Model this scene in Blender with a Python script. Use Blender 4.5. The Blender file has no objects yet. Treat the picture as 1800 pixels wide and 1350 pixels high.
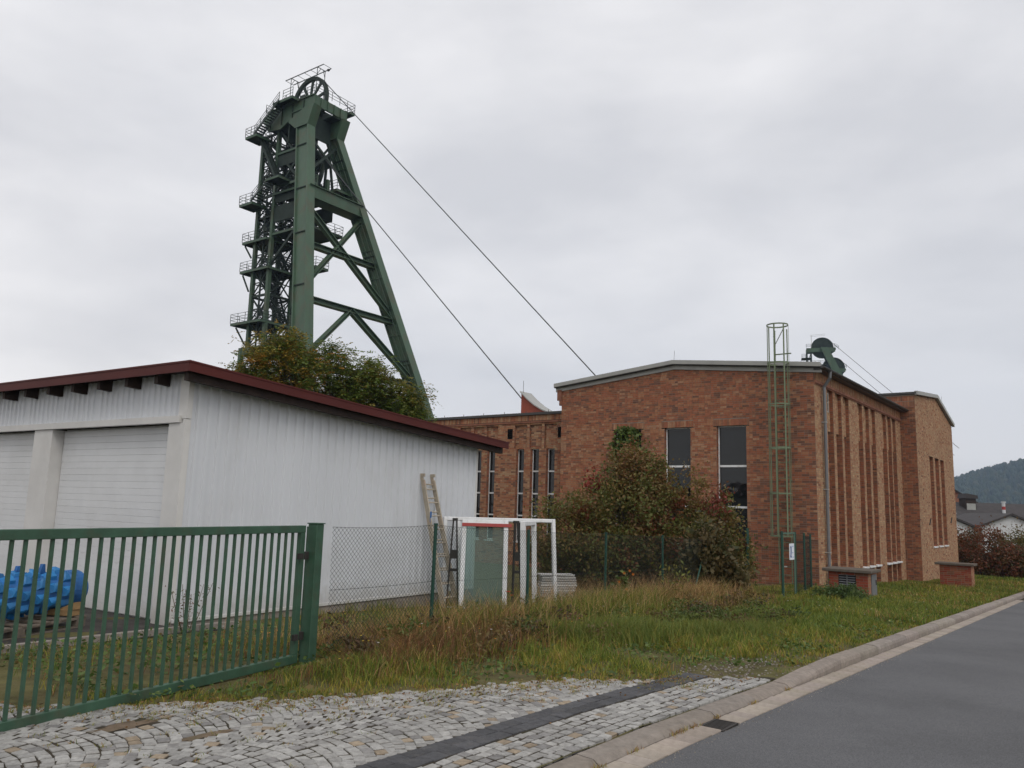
import bpy, math, random
import numpy as np
from mathutils import Matrix, Vector
random.seed(7); RNG = np.random.default_rng(7)
R_ = math.radians
sc = bpy.context.scene
COL = sc.collection

# ------------------------------------------------------------------ camera, sky, sun, exposure
th, ro = R_(8.7), R_(1.7)
Fv = Vector((0, math.cos(th), math.sin(th))); U0 = Vector((0, -math.sin(th), math.cos(th))); R0 = Vector((1, 0, 0))
Rv = math.cos(ro)*R0 + math.sin(ro)*U0; Uv = -math.sin(ro)*R0 + math.cos(ro)*U0
cd = bpy.data.cameras.new('camera'); cd.sensor_width = 36.0; cd.lens = 36.0*1404/1800; cd.clip_start = 0.05; cd.clip_end = 12000
cam = bpy.data.objects.new('camera', cd); COL.objects.link(cam)
cam.matrix_world = Matrix(((Rv.x, Uv.x, -Fv.x, 0), (Rv.y, Uv.y, -Fv.y, 0), (Rv.z, Uv.z, -Fv.z, 1.7), (0, 0, 0, 1)))
sc.camera = cam

SUN_AZ, SUN_EL = 160.0, 48.0          # compass-like azimuth measured from +Y towards +X
w = bpy.data.worlds.new('World'); sc.world = w; w.use_nodes = True
nt = w.node_tree; nt.nodes.clear()
def wn(t, **k):
    n = nt.nodes.new(t)
    for a, b in k.items(): setattr(n, a, b)
    return n
out = wn('ShaderNodeOutputWorld'); bg = wn('ShaderNodeBackground'); bg.inputs['Strength'].default_value = 0.1
sky = wn('ShaderNodeTexSky', sky_type='NISHITA', sun_disc=False); sky.sun_elevation = R_(SUN_EL); sky.sun_rotation = R_(SUN_AZ)
sky.dust_density = 4.0
tc = wn('ShaderNodeTexCoord'); mp = wn('ShaderNodeMapping'); mp.inputs['Scale'].default_value = (1.0, 1.0, 2.6); mp.inputs['Rotation'].default_value = (R_(6), R_(-8), R_(25))
nz = wn('ShaderNodeTexNoise'); nz.inputs['Scale'].default_value = 3.1; nz.inputs['Detail'].default_value = 7; nz.inputs['Roughness'].default_value = 0.5; nz.inputs['Distortion'].default_value = 0.15
nz2 = wn('ShaderNodeTexNoise'); nz2.inputs['Scale'].default_value = 0.9; nz2.inputs['Detail'].default_value = 3
cr = wn('ShaderNodeValToRGB')
cr.color_ramp.elements[0].position = 0.36; cr.color_ramp.elements[0].color = (6.9, 6.88, 7.1, 1)
cr.color_ramp.elements[1].position = 0.60; cr.color_ramp.elements[1].color = (9.0, 8.88, 8.95, 1)
av = wn('ShaderNodeMath', operation='MULTIPLY_ADD'); av.inputs[1].default_value = 0.68
av2 = wn('ShaderNodeMath', operation='MULTIPLY'); av2.inputs[1].default_value = 0.32
mx = wn('ShaderNodeMixRGB'); mx.inputs[0].default_value = 0.94
L = nt.links.new
L(tc.outputs['Generated'], mp.inputs['Vector']); L(mp.outputs[0], nz.inputs['Vector']); L(mp.outputs[0], nz2.inputs['Vector'])
L(nz2.outputs['Fac'], av2.inputs[0]); L(nz.outputs['Fac'], av.inputs[0]); L(av2.outputs[0], av.inputs[2])
L(av.outputs[0], cr.inputs[0]); L(sky.outputs[0], mx.inputs[1]); L(cr.outputs[0], mx.inputs[2]); L(mx.outputs[0], bg.inputs['Color']); L(bg.outputs[0], out.inputs['Surface'])

sl = bpy.data.lights.new('sun', 'SUN'); sl.energy = 0.9; sl.angle = R_(28); sl.color = (1.0, 0.96, 0.9)
so = bpy.data.objects.new('sun', sl); COL.objects.link(so)
sdir = Vector((math.sin(R_(SUN_AZ))*math.cos(R_(SUN_EL)), math.cos(R_(SUN_AZ))*math.cos(R_(SUN_EL)), math.sin(R_(SUN_EL))))
so.rotation_euler = (-sdir).to_track_quat('-Z', 'Y').to_euler()
sc.view_settings.view_transform = 'Standard'; sc.view_settings.look = 'None'; sc.view_settings.exposure = 0.12; sc.view_settings.gamma = 1.0
sc.view_settings.use_curve_mapping = False
sc.render.engine = 'CYCLES'; sc.cycles.max_bounces = 6; sc.cycles.diffuse_bounces = 3; sc.cycles.volume_bounces = 0; sc.cycles.use_denoising = True

# ------------------------------------------------------------------ helpers
class B:
    """collects geometry, links it as one mesh object"""
    def __init__(s): s.v = []; s.f = []; s.c = []
    def add(s, vs, fs, col=(1, 1, 1)):
        k = len(s.v); s.v.extend([tuple(p) for p in vs]); s.f.extend([tuple(i+k for i in f) for f in fs]); s.c.extend([col]*len(vs))
    def box(s, x0, y0, z0, x1, y1, z1, col=(1, 1, 1)):
        s.add([(x0,y0,z0),(x1,y0,z0),(x1,y1,z0),(x0,y1,z0),(x0,y0,z1),(x1,y0,z1),(x1,y1,z1),(x0,y1,z1)],
              [(0,3,2,1),(4,5,6,7),(0,1,5,4),(1,2,6,5),(2,3,7,6),(3,0,4,7)], col)
    def bbox(s, x0, y0, z0, x1, y1, z1, b=0.01, col=(1,1,1)):
        """box with chamfered edges"""
        X, Y, Z = (x0, x1), (y0, y1), (z0, z1); vs = []; idx = {}
        for i in (0,1):
            for j in (0,1):
                for k in (0,1):
                    sx, sy, sz = (1-2*i)*b, (1-2*j)*b, (1-2*k)*b
                    for a in range(3):
                        p = [X[i]+(sx if a != 0 else 0), Y[j]+(sy if a != 1 else 0), Z[k]+(sz if a != 2 else 0)]
                        idx[i,j,k,a] = len(vs); vs.append(p)
        fs = []
        for k in (0,1):
            fs.append([idx[0,0,k,2],idx[1,0,k,2],idx[1,1,k,2],idx[0,1,k,2]])
            fs.append([idx[0,k,0,1],idx[1,k,0,1],idx[1,k,1,1],idx[0,k,1,1]])
            fs.append([idx[k,0,0,0],idx[k,1,0,0],idx[k,1,1,0],idx[k,0,1,0]])
        for i in (0,1):
            for j in (0,1):
                fs.append([idx[i,j,0,0],idx[i,j,1,0],idx[i,j,1,1],idx[i,j,0,1]])
                fs.append([idx[i,0,j,0],idx[i,1,j,0],idx[i,1,j,2],idx[i,0,j,2]])
                fs.append([idx[0,i,j,1],idx[1,i,j,1],idx[1,i,j,2],idx[0,i,j,2]])
                for k in (0,1): fs.append([idx[i,j,k,0],idx[i,j,k,1],idx[i,j,k,2]])
        s.add(vs, fs, col)
    def beam(s, p, q, wx, wy, up=(0,0,1), col=(1,1,1)):
        """rectangular bar from p to q: wx across, wy along 'up'"""
        p, q = Vector(p), Vector(q); d = (q-p).normalized(); up = Vector(up)
        x = d.cross(up)
        if x.length < 1e-4: x = d.cross(Vector((1,0,0)))
        x.normalize(); y = x.cross(d).normalized(); x *= wx/2; y *= wy/2
        s.add([p-x-y,p+x-y,p+x+y,p-x+y,q-x-y,q+x-y,q+x+y,q-x+y],
              [(0,3,2,1),(4,5,6,7),(0,1,5,4),(1,2,6,5),(2,3,7,6),(3,0,4,7)], col)
    def ibeam(s, p, q, wx, h, up=(0,0,1), t=0.06):
        p, q = Vector(p), Vector(q); d = (q-p).normalized(); x = d.cross(Vector(up)).normalized(); y = x.cross(d).normalized()
        for k in (-1, 1): s.beam(p+y*(h/2-t/2)*k, q+y*(h/2-t/2)*k, wx, t, y)
        s.beam(p, q, t, h-2*t, y)
    def tube(s, p, q, r, n=6, r2=None, col=(1,1,1), cap=True):
        p, q = Vector(p), Vector(q); d = (q-p)
        if d.length < 1e-6: return
        d.normalize(); x = d.orthogonal().normalized(); y = d.cross(x); r2 = r if r2 is None else r2
        vs = [p+(x*math.cos(a)+y*math.sin(a))*r for a in [2*math.pi*i/n for i in range(n)]]
        vs += [q+(x*math.cos(a)+y*math.sin(a))*r2 for a in [2*math.pi*i/n for i in range(n)]]
        fs = [(i,(i+1)%n,n+(i+1)%n,n+i) for i in range(n)]
        if cap: fs += [tuple(range(n-1,-1,-1)), tuple(range(n,2*n))]
        s.add(vs, fs, col)
    def poly(s, pts, r, n=6, closed=False):
        m = len(pts)
        for i in range(m if closed else m-1): s.tube(pts[i], pts[(i+1) % m], r, n)
    def prism(s, pts2, fn, d0, d1, col=(1,1,1)):
        """extrude 2-D outline: fn(a, b, d) -> xyz"""
        n = len(pts2); vs = [fn(a,b,d0) for a,b in pts2]+[fn(a,b,d1) for a,b in pts2]
        s.add(vs, [tuple(range(n-1,-1,-1)), tuple(range(n,2*n))]+[(i,(i+1)%n,n+(i+1)%n,n+i) for i in range(n)], col)
    def quad(s, a, b, c, d, col=(1,1,1)): s.add([a,b,c,d], [(0,1,2,3)], col)
    def build(s, name, m, parent=None, smooth=False, **k):
        me = bpy.data.meshes.new(name); me.from_pydata(s.v, [], s.f)
        at = me.color_attributes.new('col', 'FLOAT_COLOR', 'POINT')
        a = np.ones((len(s.v), 4), np.float32); a[:, :3] = np.array(s.c, np.float32).reshape(-1, 3); at.data.foreach_set('color', a.ravel())
        if smooth: me.polygons.foreach_set('use_smooth', [True]*len(me.polygons))
        me.materials.append(m); me.update()
        return link(name, me, parent, **k)
def link(name, me, parent=None, **k):
    o = bpy.data.objects.new(name, me); COL.objects.link(o); o.parent = parent
    return tag(o, **k)
def tag(o, label=None, cat=None, group=None, kind=None):
    if label: o['label'] = label
    if cat: o['category'] = cat
    if group: o['group'] = group
    if kind: o['kind'] = kind
    return o
def empty(name, loc=(0,0,0), rz=0.0, **k):
    o = bpy.data.objects.new(name, None); COL.objects.link(o); o.location = loc; o.rotation_euler = (0,0,rz); o.empty_display_size = 0.3
    return tag(o, **k)
def np_mesh(name, V, Fq, C, m, parent=None, **k):
    """big mesh from arrays: V (n,3), Fq (m,3 or 4), C (n,3)"""
    me = bpy.data.meshes.new(name); n, kk = len(Fq), Fq.shape[1]
    me.vertices.add(len(V)); me.vertices.foreach_set('co', V.astype(np.float32).ravel())
    me.loops.add(n*kk); me.loops.foreach_set('vertex_index', Fq.astype(np.int32).ravel())
    me.polygons.add(n); me.polygons.foreach_set('loop_start', np.arange(0, n*kk, kk, dtype=np.int32)); 
    me.update(calc_edges=True)
    at = me.color_attributes.new('col', 'FLOAT_COLOR', 'POINT')
    a = np.ones((len(V), 4), np.float32); a[:, :3] = C; at.data.foreach_set('color', a.ravel())
    me.materials.append(m)
    return link(name, me, parent, **k)
def copy_tree(o, parent=None):
    c = o.copy(); COL.objects.link(c); c.parent = parent
    for ch in list(o.children): copy_tree(ch, c)
    return c

# ------------------------------------------------------------------ materials
def mat(name, col, rough=0.7, var=0.25, scale=3.0, bump=0.0, bscale=None, metal=0.0, spec=0.3, stain=None, stain_amt=0.35, stain_scale=0.7, trans=0.0, streak=False, coat=0.0):
    """procedural principled: object colour x 'col' attribute x base colour, broken up by noise, optional stain tint"""
    m = bpy.data.materials.new(name); m.use_nodes = True; t = m.node_tree; N = t.nodes; b = N['Principled BSDF']; l = t.links.new
    b.inputs['Roughness'].default_value = rough; b.inputs['Metallic'].default_value = metal; b.inputs['Specular IOR Level'].default_value = spec
    at = N.new('ShaderNodeAttribute'); at.attribute_name = 'col'; oi = N.new('ShaderNodeObjectInfo'); tcn = N.new('ShaderNodeTexCoord')
    m1 = N.new('ShaderNodeMixRGB'); m1.blend_type = 'MULTIPLY'; m1.inputs[0].default_value = 1
    l(at.outputs['Color'], m1.inputs[1]); l(oi.outputs['Color'], m1.inputs[2])
    m2 = N.new('ShaderNodeMixRGB'); m2.blend_type = 'MULTIPLY'; m2.inputs[0].default_value = 1; m2.inputs[2].default_value = (*col, 1)
    l(m1.outputs[0], m2.inputs[1]); cur = m2.outputs[0]
    n = N.new('ShaderNodeTexNoise'); n.inputs['Scale'].default_value = scale; n.inputs['Detail'].default_value = 6; n.inputs['Roughness'].default_value = 0.62
    if streak:
        mpn = N.new('ShaderNodeMapping'); mpn.inputs['Scale'].default_value = (1, 1, 0.12); l(tcn.outputs['Object'], mpn.inputs[0]); l(mpn.outputs[0], n.inputs['Vector'])
    else: l(tcn.outputs['Object'], n.inputs['Vector'])
    mr = N.new('ShaderNodeMapRange'); mr.inputs['From Min'].default_value = 0.3; mr.inputs['From Max'].default_value = 0.7
    mr.inputs['To Min'].default_value = 1-var; mr.inputs['To Max'].default_value = 1+var*0.6; l(n.outputs['Fac'], mr.inputs['Value'])
    m3 = N.new('ShaderNodeMixRGB'); m3.blend_type = 'MULTIPLY'; m3.inputs[0].default_value = 1; l(cur, m3.inputs[1]); l(mr.outputs[0], m3.inputs[2]); cur = m3.outputs[0]
    if stain:
        n2 = N.new('ShaderNodeTexNoise'); n2.inputs['Scale'].default_value = stain_scale; n2.inputs['Detail'].default_value = 8; n2.inputs['Roughness'].default_value = 0.68; l(tcn.outputs['Object'], n2.inputs['Vector'])
        r2 = N.new('ShaderNodeMapRange'); r2.inputs['From Min'].default_value = 0.5; r2.inputs['From Max'].default_value = 0.72; r2.inputs['To Max'].default_value = stain_amt; l(n2.outputs['Fac'], r2.inputs['Value'])
        m4 = N.new('ShaderNodeMixRGB'); l(r2.outputs[0], m4.inputs[0]); l(cur, m4.inputs[1]); m4.inputs[2].default_value = (*stain, 1); cur = m4.outputs[0]
    l(cur, b.inputs['Base Color'])
    if bump:
        nb = N.new('ShaderNodeTexNoise'); nb.inputs['Scale'].default_value = bscale or scale*6; nb.inputs['Detail'].default_value = 5; l(tcn.outputs['Object'], nb.inputs['Vector'])
        bp = N.new('ShaderNodeBump'); bp.inputs['Strength'].default_value = bump; bp.inputs['Distance'].default_value = 0.02; l(nb.outputs['Fac'], bp.inputs['Height']); l(bp.outputs[0], b.inputs['Normal'])
    if coat: b.inputs['Coat Weight'].default_value = coat; b.inputs['Coat Roughness'].default_value = 0.15
    if trans:
        tr = N.new('ShaderNodeBsdfTranslucent'); ms = N.new('ShaderNodeMixShader'); ms.inputs[0].default_value = trans
        l(cur, tr.inputs['Color']); l(b.outputs[0], ms.inputs[1]); l(tr.outputs[0], ms.inputs[2]); l(ms.outputs[0], N['Material Output'].inputs['Surface'])
    return m
M = {}
M['brick'] = mat('brick', (1,1,1), 0.85, 0.28, 9, 0.5, 60, stain=(0.07,0.05,0.045), stain_amt=0.16, stain_scale=0.6, spec=0.15)
M['mortar'] = mat('mortar', (0.27,0.22,0.18), 0.95, 0.25, 4, 0.4, 60, spec=0.1)
M['brickplain'] = mat('brick_plain', (0.25,0.11,0.07), 0.9, 0.35, 5)
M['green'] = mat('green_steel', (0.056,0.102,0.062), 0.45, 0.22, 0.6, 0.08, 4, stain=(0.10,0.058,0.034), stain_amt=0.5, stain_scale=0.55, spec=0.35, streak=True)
M['greendark'] = mat('green_steel_shaded', (0.024,0.038,0.029), 0.6, 0.3, 1.5, spec=0.3)  # darker copy of the green steel, headframe shade put into its colour
M['gate'] = mat('green_gate_paint', (0.042,0.096,0.060), 0.5, 0.28, 5, 0.1, 40, stain=(0.075,0.055,0.035), stain_amt=0.55, stain_scale=4.5, spec=0.35)
M['post'] = mat('green_plastic_coat', (0.012,0.055,0.038), 0.5, 0.2, 5, spec=0.4)
M['wire'] = mat('wire_coat', (0.018,0.028,0.024), 0.8, 0.3, 5, spec=0.4)
M['ladder'] = mat('pale_green_paint', (0.165,0.205,0.125), 0.55, 0.25, 2, stain=(0.06,0.06,0.05), stain_amt=0.5, stain_scale=2)
M['white'] = mat('white_sheet_metal', (0.62,0.64,0.67), 0.42, 0.05, 0.9, 0.06, 8, stain=(0.40,0.39,0.37), stain_amt=0.25, stain_scale=0.8, spec=0.4, streak=True)
M['slat'] = mat('white_door_slat', (0.66,0.67,0.68), 0.4, 0.06, 2, stain=(0.45,0.44,0.42), stain_amt=0.3, spec=0.4)
M['trim'] = mat('cream_trim', (0.62,0.61,0.59), 0.5, 0.10, 2, stain=(0.35,0.33,0.3), stain_amt=0.3)
M['oxide'] = mat('oxblood_fascia', (0.085,0.018,0.015), 0.55, 0.12, 1.5, spec=0.2)
M['darkwood'] = mat('dark_stained_wood', (0.035,0.022,0.018), 0.7, 0.4, 6, 0.3)
M['roofgrey'] = mat('roof_felt', (0.09,0.09,0.09), 0.9, 0.3, 2)
M['zinc'] = mat('zinc_flashing', (0.33,0.33,0.31), 0.5, 0.15, 1.5, metal=0.0, spec=0.5)
M['gutter'] = mat('dark_gutter', (0.05,0.047,0.045), 0.45, 0.25, 3, spec=0.5)
M['pvc'] = mat('white_pvc', (0.74,0.75,0.76), 0.4, 0.10, 5, stain=(0.4,0.37,0.3), stain_amt=0.45, stain_scale=6)
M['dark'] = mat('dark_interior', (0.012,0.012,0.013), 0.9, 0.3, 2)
M['steel'] = mat('black_steel', (0.035,0.031,0.028), 0.6, 0.3, 6)
M['alu'] = mat('old_aluminium', (0.44,0.39,0.31), 0.5, 0.25, 8, stain=(0.3,0.10,0.05), stain_amt=0.35, stain_scale=4)
M['blue'] = mat('blue_machine_paint', (0.018,0.125,0.36), 0.5, 0.4, 6, spec=0.5)
M['pallet'] = mat('pallet_wood', (0.17,0.14,0.11), 0.85, 0.35, 10, 0.4)
M['timber'] = mat('fresh_timber', (0.33,0.21,0.10), 0.8, 0.3, 9, 0.3)
M['concrete'] = mat('kerb_concrete', (0.30,0.265,0.235), 0.9, 0.22, 14, 0.6, 120, stain=(0.16,0.14,0.12), stain_amt=0.5, stain_scale=3, spec=0.15)
M['gslab'] = mat('gutter_concrete', (0.36,0.315,0.275), 0.9, 0.2, 14, 0.5, 120, stain=(0.2,0.17,0.14), stain_amt=0.45, stain_scale=3, spec=0.15)
M['cobble'] = mat('granite', (1,1,1), 0.8, 0.3, 25, 0.5, 120, spec=0.25)
M['basalt'] = mat('basalt', (0.075,0.075,0.08), 0.8, 0.3, 25, 0.5, 120, stain=(0.15,0.14,0.13), stain_amt=0.5, stain_scale=8, spec=0.3)
M['dirt'] = mat('joint_dirt', (0.060,0.050,0.038), 0.95, 0.35, 6, 0.8, 60, stain=(0.055,0.06,0.025), stain_amt=0.6, stain_scale=2, spec=0.1)
M['sand'] = mat('washed_in_sand', (0.165,0.125,0.09), 0.95, 0.3, 8, 0.6, 60, stain=(0.10,0.10,0.05), stain_amt=0.5, stain_scale=5, spec=0.1)
M['soil'] = mat('soil_and_thatch', (0.115,0.105,0.045), 0.95, 0.5, 3, 0.9, 25, stain=(0.11,0.085,0.05), stain_amt=0.8, stain_scale=0.9, spec=0.1)
M['yard'] = mat('yard_asphalt', (0.060,0.054,0.050), 0.9, 0.3, 3, 0.7, 90, stain=(0.11,0.10,0.085), stain_amt=0.5, stain_scale=1.5, spec=0.2)
M['grass'] = mat('grass_blades', (1.8,1.58,1.45), 0.6, 0.15, 2, trans=0.25, spec=0.2)
M['leaf'] = mat('leaves', (1.35,1.3,1.2), 0.5, 0.15, 3, trans=0.3, spec=0.25)
M['bark'] = mat('bark', (0.055,0.043,0.033), 0.9, 0.4, 8, 0.5)
M['rope'] = mat('steel_rope', (0.05,0.05,0.055), 0.5, 0.1, 3)
M['render'] = mat('white_render', (0.62,0.63,0.64), 0.9, 0.1, 2)
M['slate'] = mat('dark_roof_tiles', (0.055,0.048,0.047), 0.8, 0.3, 1.5, 0.3, 6)
M['paper'] = mat('notice_paper', (0.7,0.74,0.8), 0.6, 0.05, 5)
M['blueink'] = mat('notice_blue_print', (0.03,0.08,0.28), 0.6, 0.1, 5)
M['red'] = mat('red_strip', (0.35,0.05,0.045), 0.5, 0.2, 5)
M['metalbox'] = mat('grey_sheet_metal', (0.16,0.165,0.175), 0.5, 0.15, 3, spec=0.5)
M['petal'] = mat('petals', (1,1,1), 0.6, 0.1, 2, trans=0.3)

def asphalt():
    m = mat('road_asphalt', (0.122,0.123,0.128), 0.86, 0.16, 0.5, 0.55, 220, stain=(0.075,0.076,0.079), stain_amt=0.6, stain_scale=0.35, spec=0.3)
    t = m.node_tree; N = t.nodes; b = N['Principled BSDF']; src = b.inputs['Base Color'].links[0].from_socket
    vo = N.new('ShaderNodeTexVoronoi'); vo.inputs['Scale'].default_value = 160; tcn = N.new('ShaderNodeTexCoord'); t.links.new(tcn.outputs['Object'], vo.inputs['Vector'])
    mr = N.new('ShaderNodeMapRange'); mr.inputs['To Min'].default_value = 0.6; mr.inputs['To Max'].default_value = 1.45; t.links.new(vo.outputs['Color'], mr.inputs['Value'])
    mm = N.new('ShaderNodeMixRGB'); mm.blend_type = 'MULTIPLY'; mm.inputs[0].default_value = 1; t.links.new(src, mm.inputs[1]); t.links.new(mr.outputs[0], mm.inputs[2]); t.links.new(mm.outputs[0], b.inputs['Base Color'])
    return m
M['asphalt'] = asphalt()
def splash(m, col, h):
    t = m.node_tree; N = t.nodes; b = N['Principled BSDF']; src = b.inputs['Base Color'].links[0].from_socket; l = t.links.new
    tcn = N.new('ShaderNodeTexCoord'); sx = N.new('ShaderNodeSeparateXYZ'); l(tcn.outputs['Object'], sx.inputs[0])
    n = N.new('ShaderNodeTexNoise'); n.inputs['Scale'].default_value = 7; n.inputs['Detail'].default_value = 8; l(tcn.outputs['Object'], n.inputs['Vector'])
    a = N.new('ShaderNodeMath'); a.operation = 'MULTIPLY_ADD'; a.inputs[1].default_value = -1.0/h; a.inputs[2].default_value = 0.65; l(sx.outputs['Z'], a.inputs[0])
    c = N.new('ShaderNodeMath'); c.operation = 'ADD'; l(a.outputs[0], c.inputs[0]); l(n.outputs['Fac'], c.inputs[1])
    r = N.new('ShaderNodeMapRange'); r.inputs['From Min'].default_value = 0.45; r.inputs['From Max'].default_value = 1.25; r.inputs['To Max'].default_value = 0.6; l(c.outputs[0], r.inputs['Value'])
    mm = N.new('ShaderNodeMixRGB'); l(r.outputs[0], mm.inputs[0]); l(src, mm.inputs[1]); mm.inputs[2].default_value = (*col, 1); l(mm.outputs[0], b.inputs['Base Color'])
splash(M['white'], (0.33,0.30,0.25), 0.55); splash(M['slat'], (0.38,0.35,0.30), 0.45); splash(M['trim'], (0.33,0.30,0.25), 0.4)
def glassmat(name, col, rough=0.04, bump=0.0):
    m = bpy.data.materials.new(name); m.use_nodes = True; b = m.node_tree.nodes['Principled BSDF']
    b.inputs['Base Color'].default_value = (*col, 1); b.inputs['Roughness'].default_value = rough; b.inputs['Specular IOR Level'].default_value = 0.45
    if bump:
        N = m.node_tree.nodes; n = N.new('ShaderNodeTexNoise'); n.inputs['Scale'].default_value = 1.3; bp = N.new('ShaderNodeBump'); bp.inputs['Strength'].default_value = bump; bp.inputs['Distance'].default_value = 0.05
        tcn = N.new('ShaderNodeTexCoord'); m.node_tree.links.new(tcn.outputs['Object'], n.inputs['Vector']); m.node_tree.links.new(n.outputs['Fac'], bp.inputs['Height']); m.node_tree.links.new(bp.outputs[0], b.inputs['Normal'])
    return m
M['pane'] = glassmat('window_glass', (0.012,0.014,0.015), 0.03, 0.25)
def clearglass():
    m = bpy.data.materials.new('greenish_clear_glass'); m.use_nodes = True; N = m.node_tree.nodes; l = m.node_tree.links.new; b = N['Principled BSDF']
    b.inputs['Base Color'].default_value = (0.30,0.38,0.36,1); b.inputs['Roughness'].default_value = 0.12
    tr = N.new('ShaderNodeBsdfTransparent'); tr.inputs['Color'].default_value = (0.70,0.82,0.78,1); ms = N.new('ShaderNodeMixShader'); ms.inputs[0].default_value = 0.22
    l(b.outputs[0], ms.inputs[2]); l(tr.outputs[0], ms.inputs[1]); l(ms.outputs[0], N['Material Output'].inputs['Surface']); return m
M['clear'] = clearglass()

# ------------------------------------------------------------------ terrain
S37, C37 = math.sin(R_(37)), math.cos(R_(37))          # road direction
def tq(x, y): return x*S37+y*C37, x*C37-y*S37
def xy(t, q): return t*S37+q*C37, t*C37-q*S37
def Tt(t):
    if t < 6: return -0.004+(6-t)*0.012 if t > -20 else 0.308
    if t < 60: return 0.2-0.034*t
    return 0.2-0.034*60-(min(t, 1200)-60)*0.006
def Z(x, y): return Tt(tq(x, y)[0])
ROAD_DROP = -0.05
def sheet(name, m, ts, qs, dz, kind='structure', bump=0.0):
    b = B(); n = len(qs)
    rr = random.Random(3)
    vs = [(*xy(t, q), Tt(t)+dz+(rr.uniform(-bump, bump))) for t in ts for q in qs]
    b.add(vs, [(i*n+j, i*n+j+1, (i+1)*n+j+1, (i+1)*n+j) for i in range(len(ts)-1) for j in range(n-1)])
    # make normals point up
    o = b.build(name, m, kind=kind); 
    me = o.data
    if me.polygons[0].normal.z < 0: me.flip_normals()
    return o
# base ground: one sheet to the horizon, sunk below the finer surfaces
ts = [-60,-20,-5,0,3,6,10,15,20,30,40,60,100,200,400,800,1200,2500,5000]
qs = [-5000,-2000,-800,-300,-100,-40,-20,-14]
g = B(); n1 = len(qs)
ground = sheet('ground', M['soil'], [-300]+ts, qs+[-11,-8,-6.3,-3.15,-3.05,8,12,60,300,1500,5000], -0.10)
def strip(t0, t1, step): return list(np.arange(t0, t1+1e-6, step))
verge = sheet('verge', M['soil'], strip(-2.0, 60, 0.5), list(np.arange(-12, -3.1, 0.3))+[-3.12], 0.005, bump=0.012)
road = sheet('road', M['asphalt'], strip(-6, 60, 1.0)+[80,120,200,400], [-2.71, 0, 3, 6.5], ROAD_DROP)

# kerb: bed strip with single stones and gutter slabs as children
kerb = sheet('kerb', M['dirt'], strip(-4, 60, 1.0)+[100], [-3.14, -2.70], ROAD_DROP-0.03)
def kerb_h(t):
    if t < 9.3: return 0.055
    if t < 10.5: return 0.055+(t-9.3)/1.2*0.07
    return 0.125
rk = random.Random(11)
t = -2.0
while t < 46:
    ln = 1.0; b = B(); t1 = t+ln-0.008; prof = []
    def ring(tt):
        h = kerb_h(tt); base = Tt(tt)+ROAD_DROP; rr = min(0.05, h*0.8)
        pts = [(-2.925, -0.05), (-2.925, h-rr), (-2.925-rr*0.3, h-rr*0.3), (-2.925-rr, h), (-3.11, h+0.006), (-3.125, h-0.012), (-3.125, -0.05)]
        if h < 0.07: pts = [(-2.925, -0.05), (-2.925, 0.012), (-2.945, 0.030), (-2.975, h-0.004), (-3.11, h+0.004), (-3.125, h-0.012), (-3.125, -0.05)]
        return [(*xy(tt, q), base+z) for q, z in pts]
    jo = rk.uniform(-0.004, 0.004)
    A = [(p[0], p[1], p[2]+jo) for p in ring(t)]; Bq = [(p[0], p[1], p[2]+jo+rk.uniform(-0.003, 0.003)) for p in ring(t1)]
    n = len(A); b.add(A+Bq, [(i, i+1, n+i+1, n+i) for i in range(n-1)]+[tuple(range(n)), tuple(range(2*n-1, n-1, -1))])
    o = b.build('kerb_stone', M['concrete'], kerb); c = rk.uniform(0.85, 1.1); o.color = (c, c*rk.uniform(.97, 1.0), c*rk.uniform(.94, 1.0), 1)
    t += ln
DRAIN = (6.58, 6.92)
sl_b = B(); sl_b.bbox(-0.098, -0.104, -0.05, 0.098, 0.104, 0.012, 0.006); sl_me = None
t = -1.6; cnt = 0; far = B()
while t < 46:
    tm = t+0.1
    if not (DRAIN[0]-0.06 < tm < DRAIN[1]+0.06):
        x, y = xy(tm, -2.815)
        if cnt < 170:
            if sl_me is None: o = sl_b.build('gutter_slab', M['gslab'], kerb); sl_me = o.data
            else: o = link('gutter_slab', sl_me, kerb)
            o.location = (x, y, Tt(tm)+ROAD_DROP+rk.uniform(-0.003, 0.003)); o.rotation_euler = (rk.uniform(-.01, .01), 0, math.pi/2-R_(37)+rk.uniform(-.006, .006))
            c = rk.uniform(0.85, 1.12); o.color = (c, c*rk.uniform(.97, 1.0), c*rk.uniform(.93, 1.0), 1); cnt += 1
    t += 0.2
# drain grate in the gutter
x, y = xy(sum(DRAIN)/2, -2.80)
dg = empty('drain_grate', (x, y, Tt(6.75)+ROAD_DROP), math.pi/2-R_(37), label='small dark iron drain grate set in the gutter beside the kerb', cat='drain')
b = B()
b.box(-0.17, -0.105, -0.04, 0.17, -0.085, 0.014); b.box(-0.17, 0.085, -0.04, 0.17, 0.105, 0.014); b.box(-0.17, -0.085, -0.04, -0.15, 0.085, 0.014); b.box(0.15, -0.085, -0.04, 0.17, 0.085, 0.014)
b.build('frame', M['steel'], dg)
b = B(); b.box(-0.15, -0.085, -0.09, 0.15, 0.085, -0.07); b.build('sump', M['dark'], dg)
for i in range(8):
    b = B(); xx = -0.131+i*0.0375; b.box(xx-0.010, -0.085, -0.03, xx+0.010, 0.085, 0.010); b.build('bar', M['steel'], dg)

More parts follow.
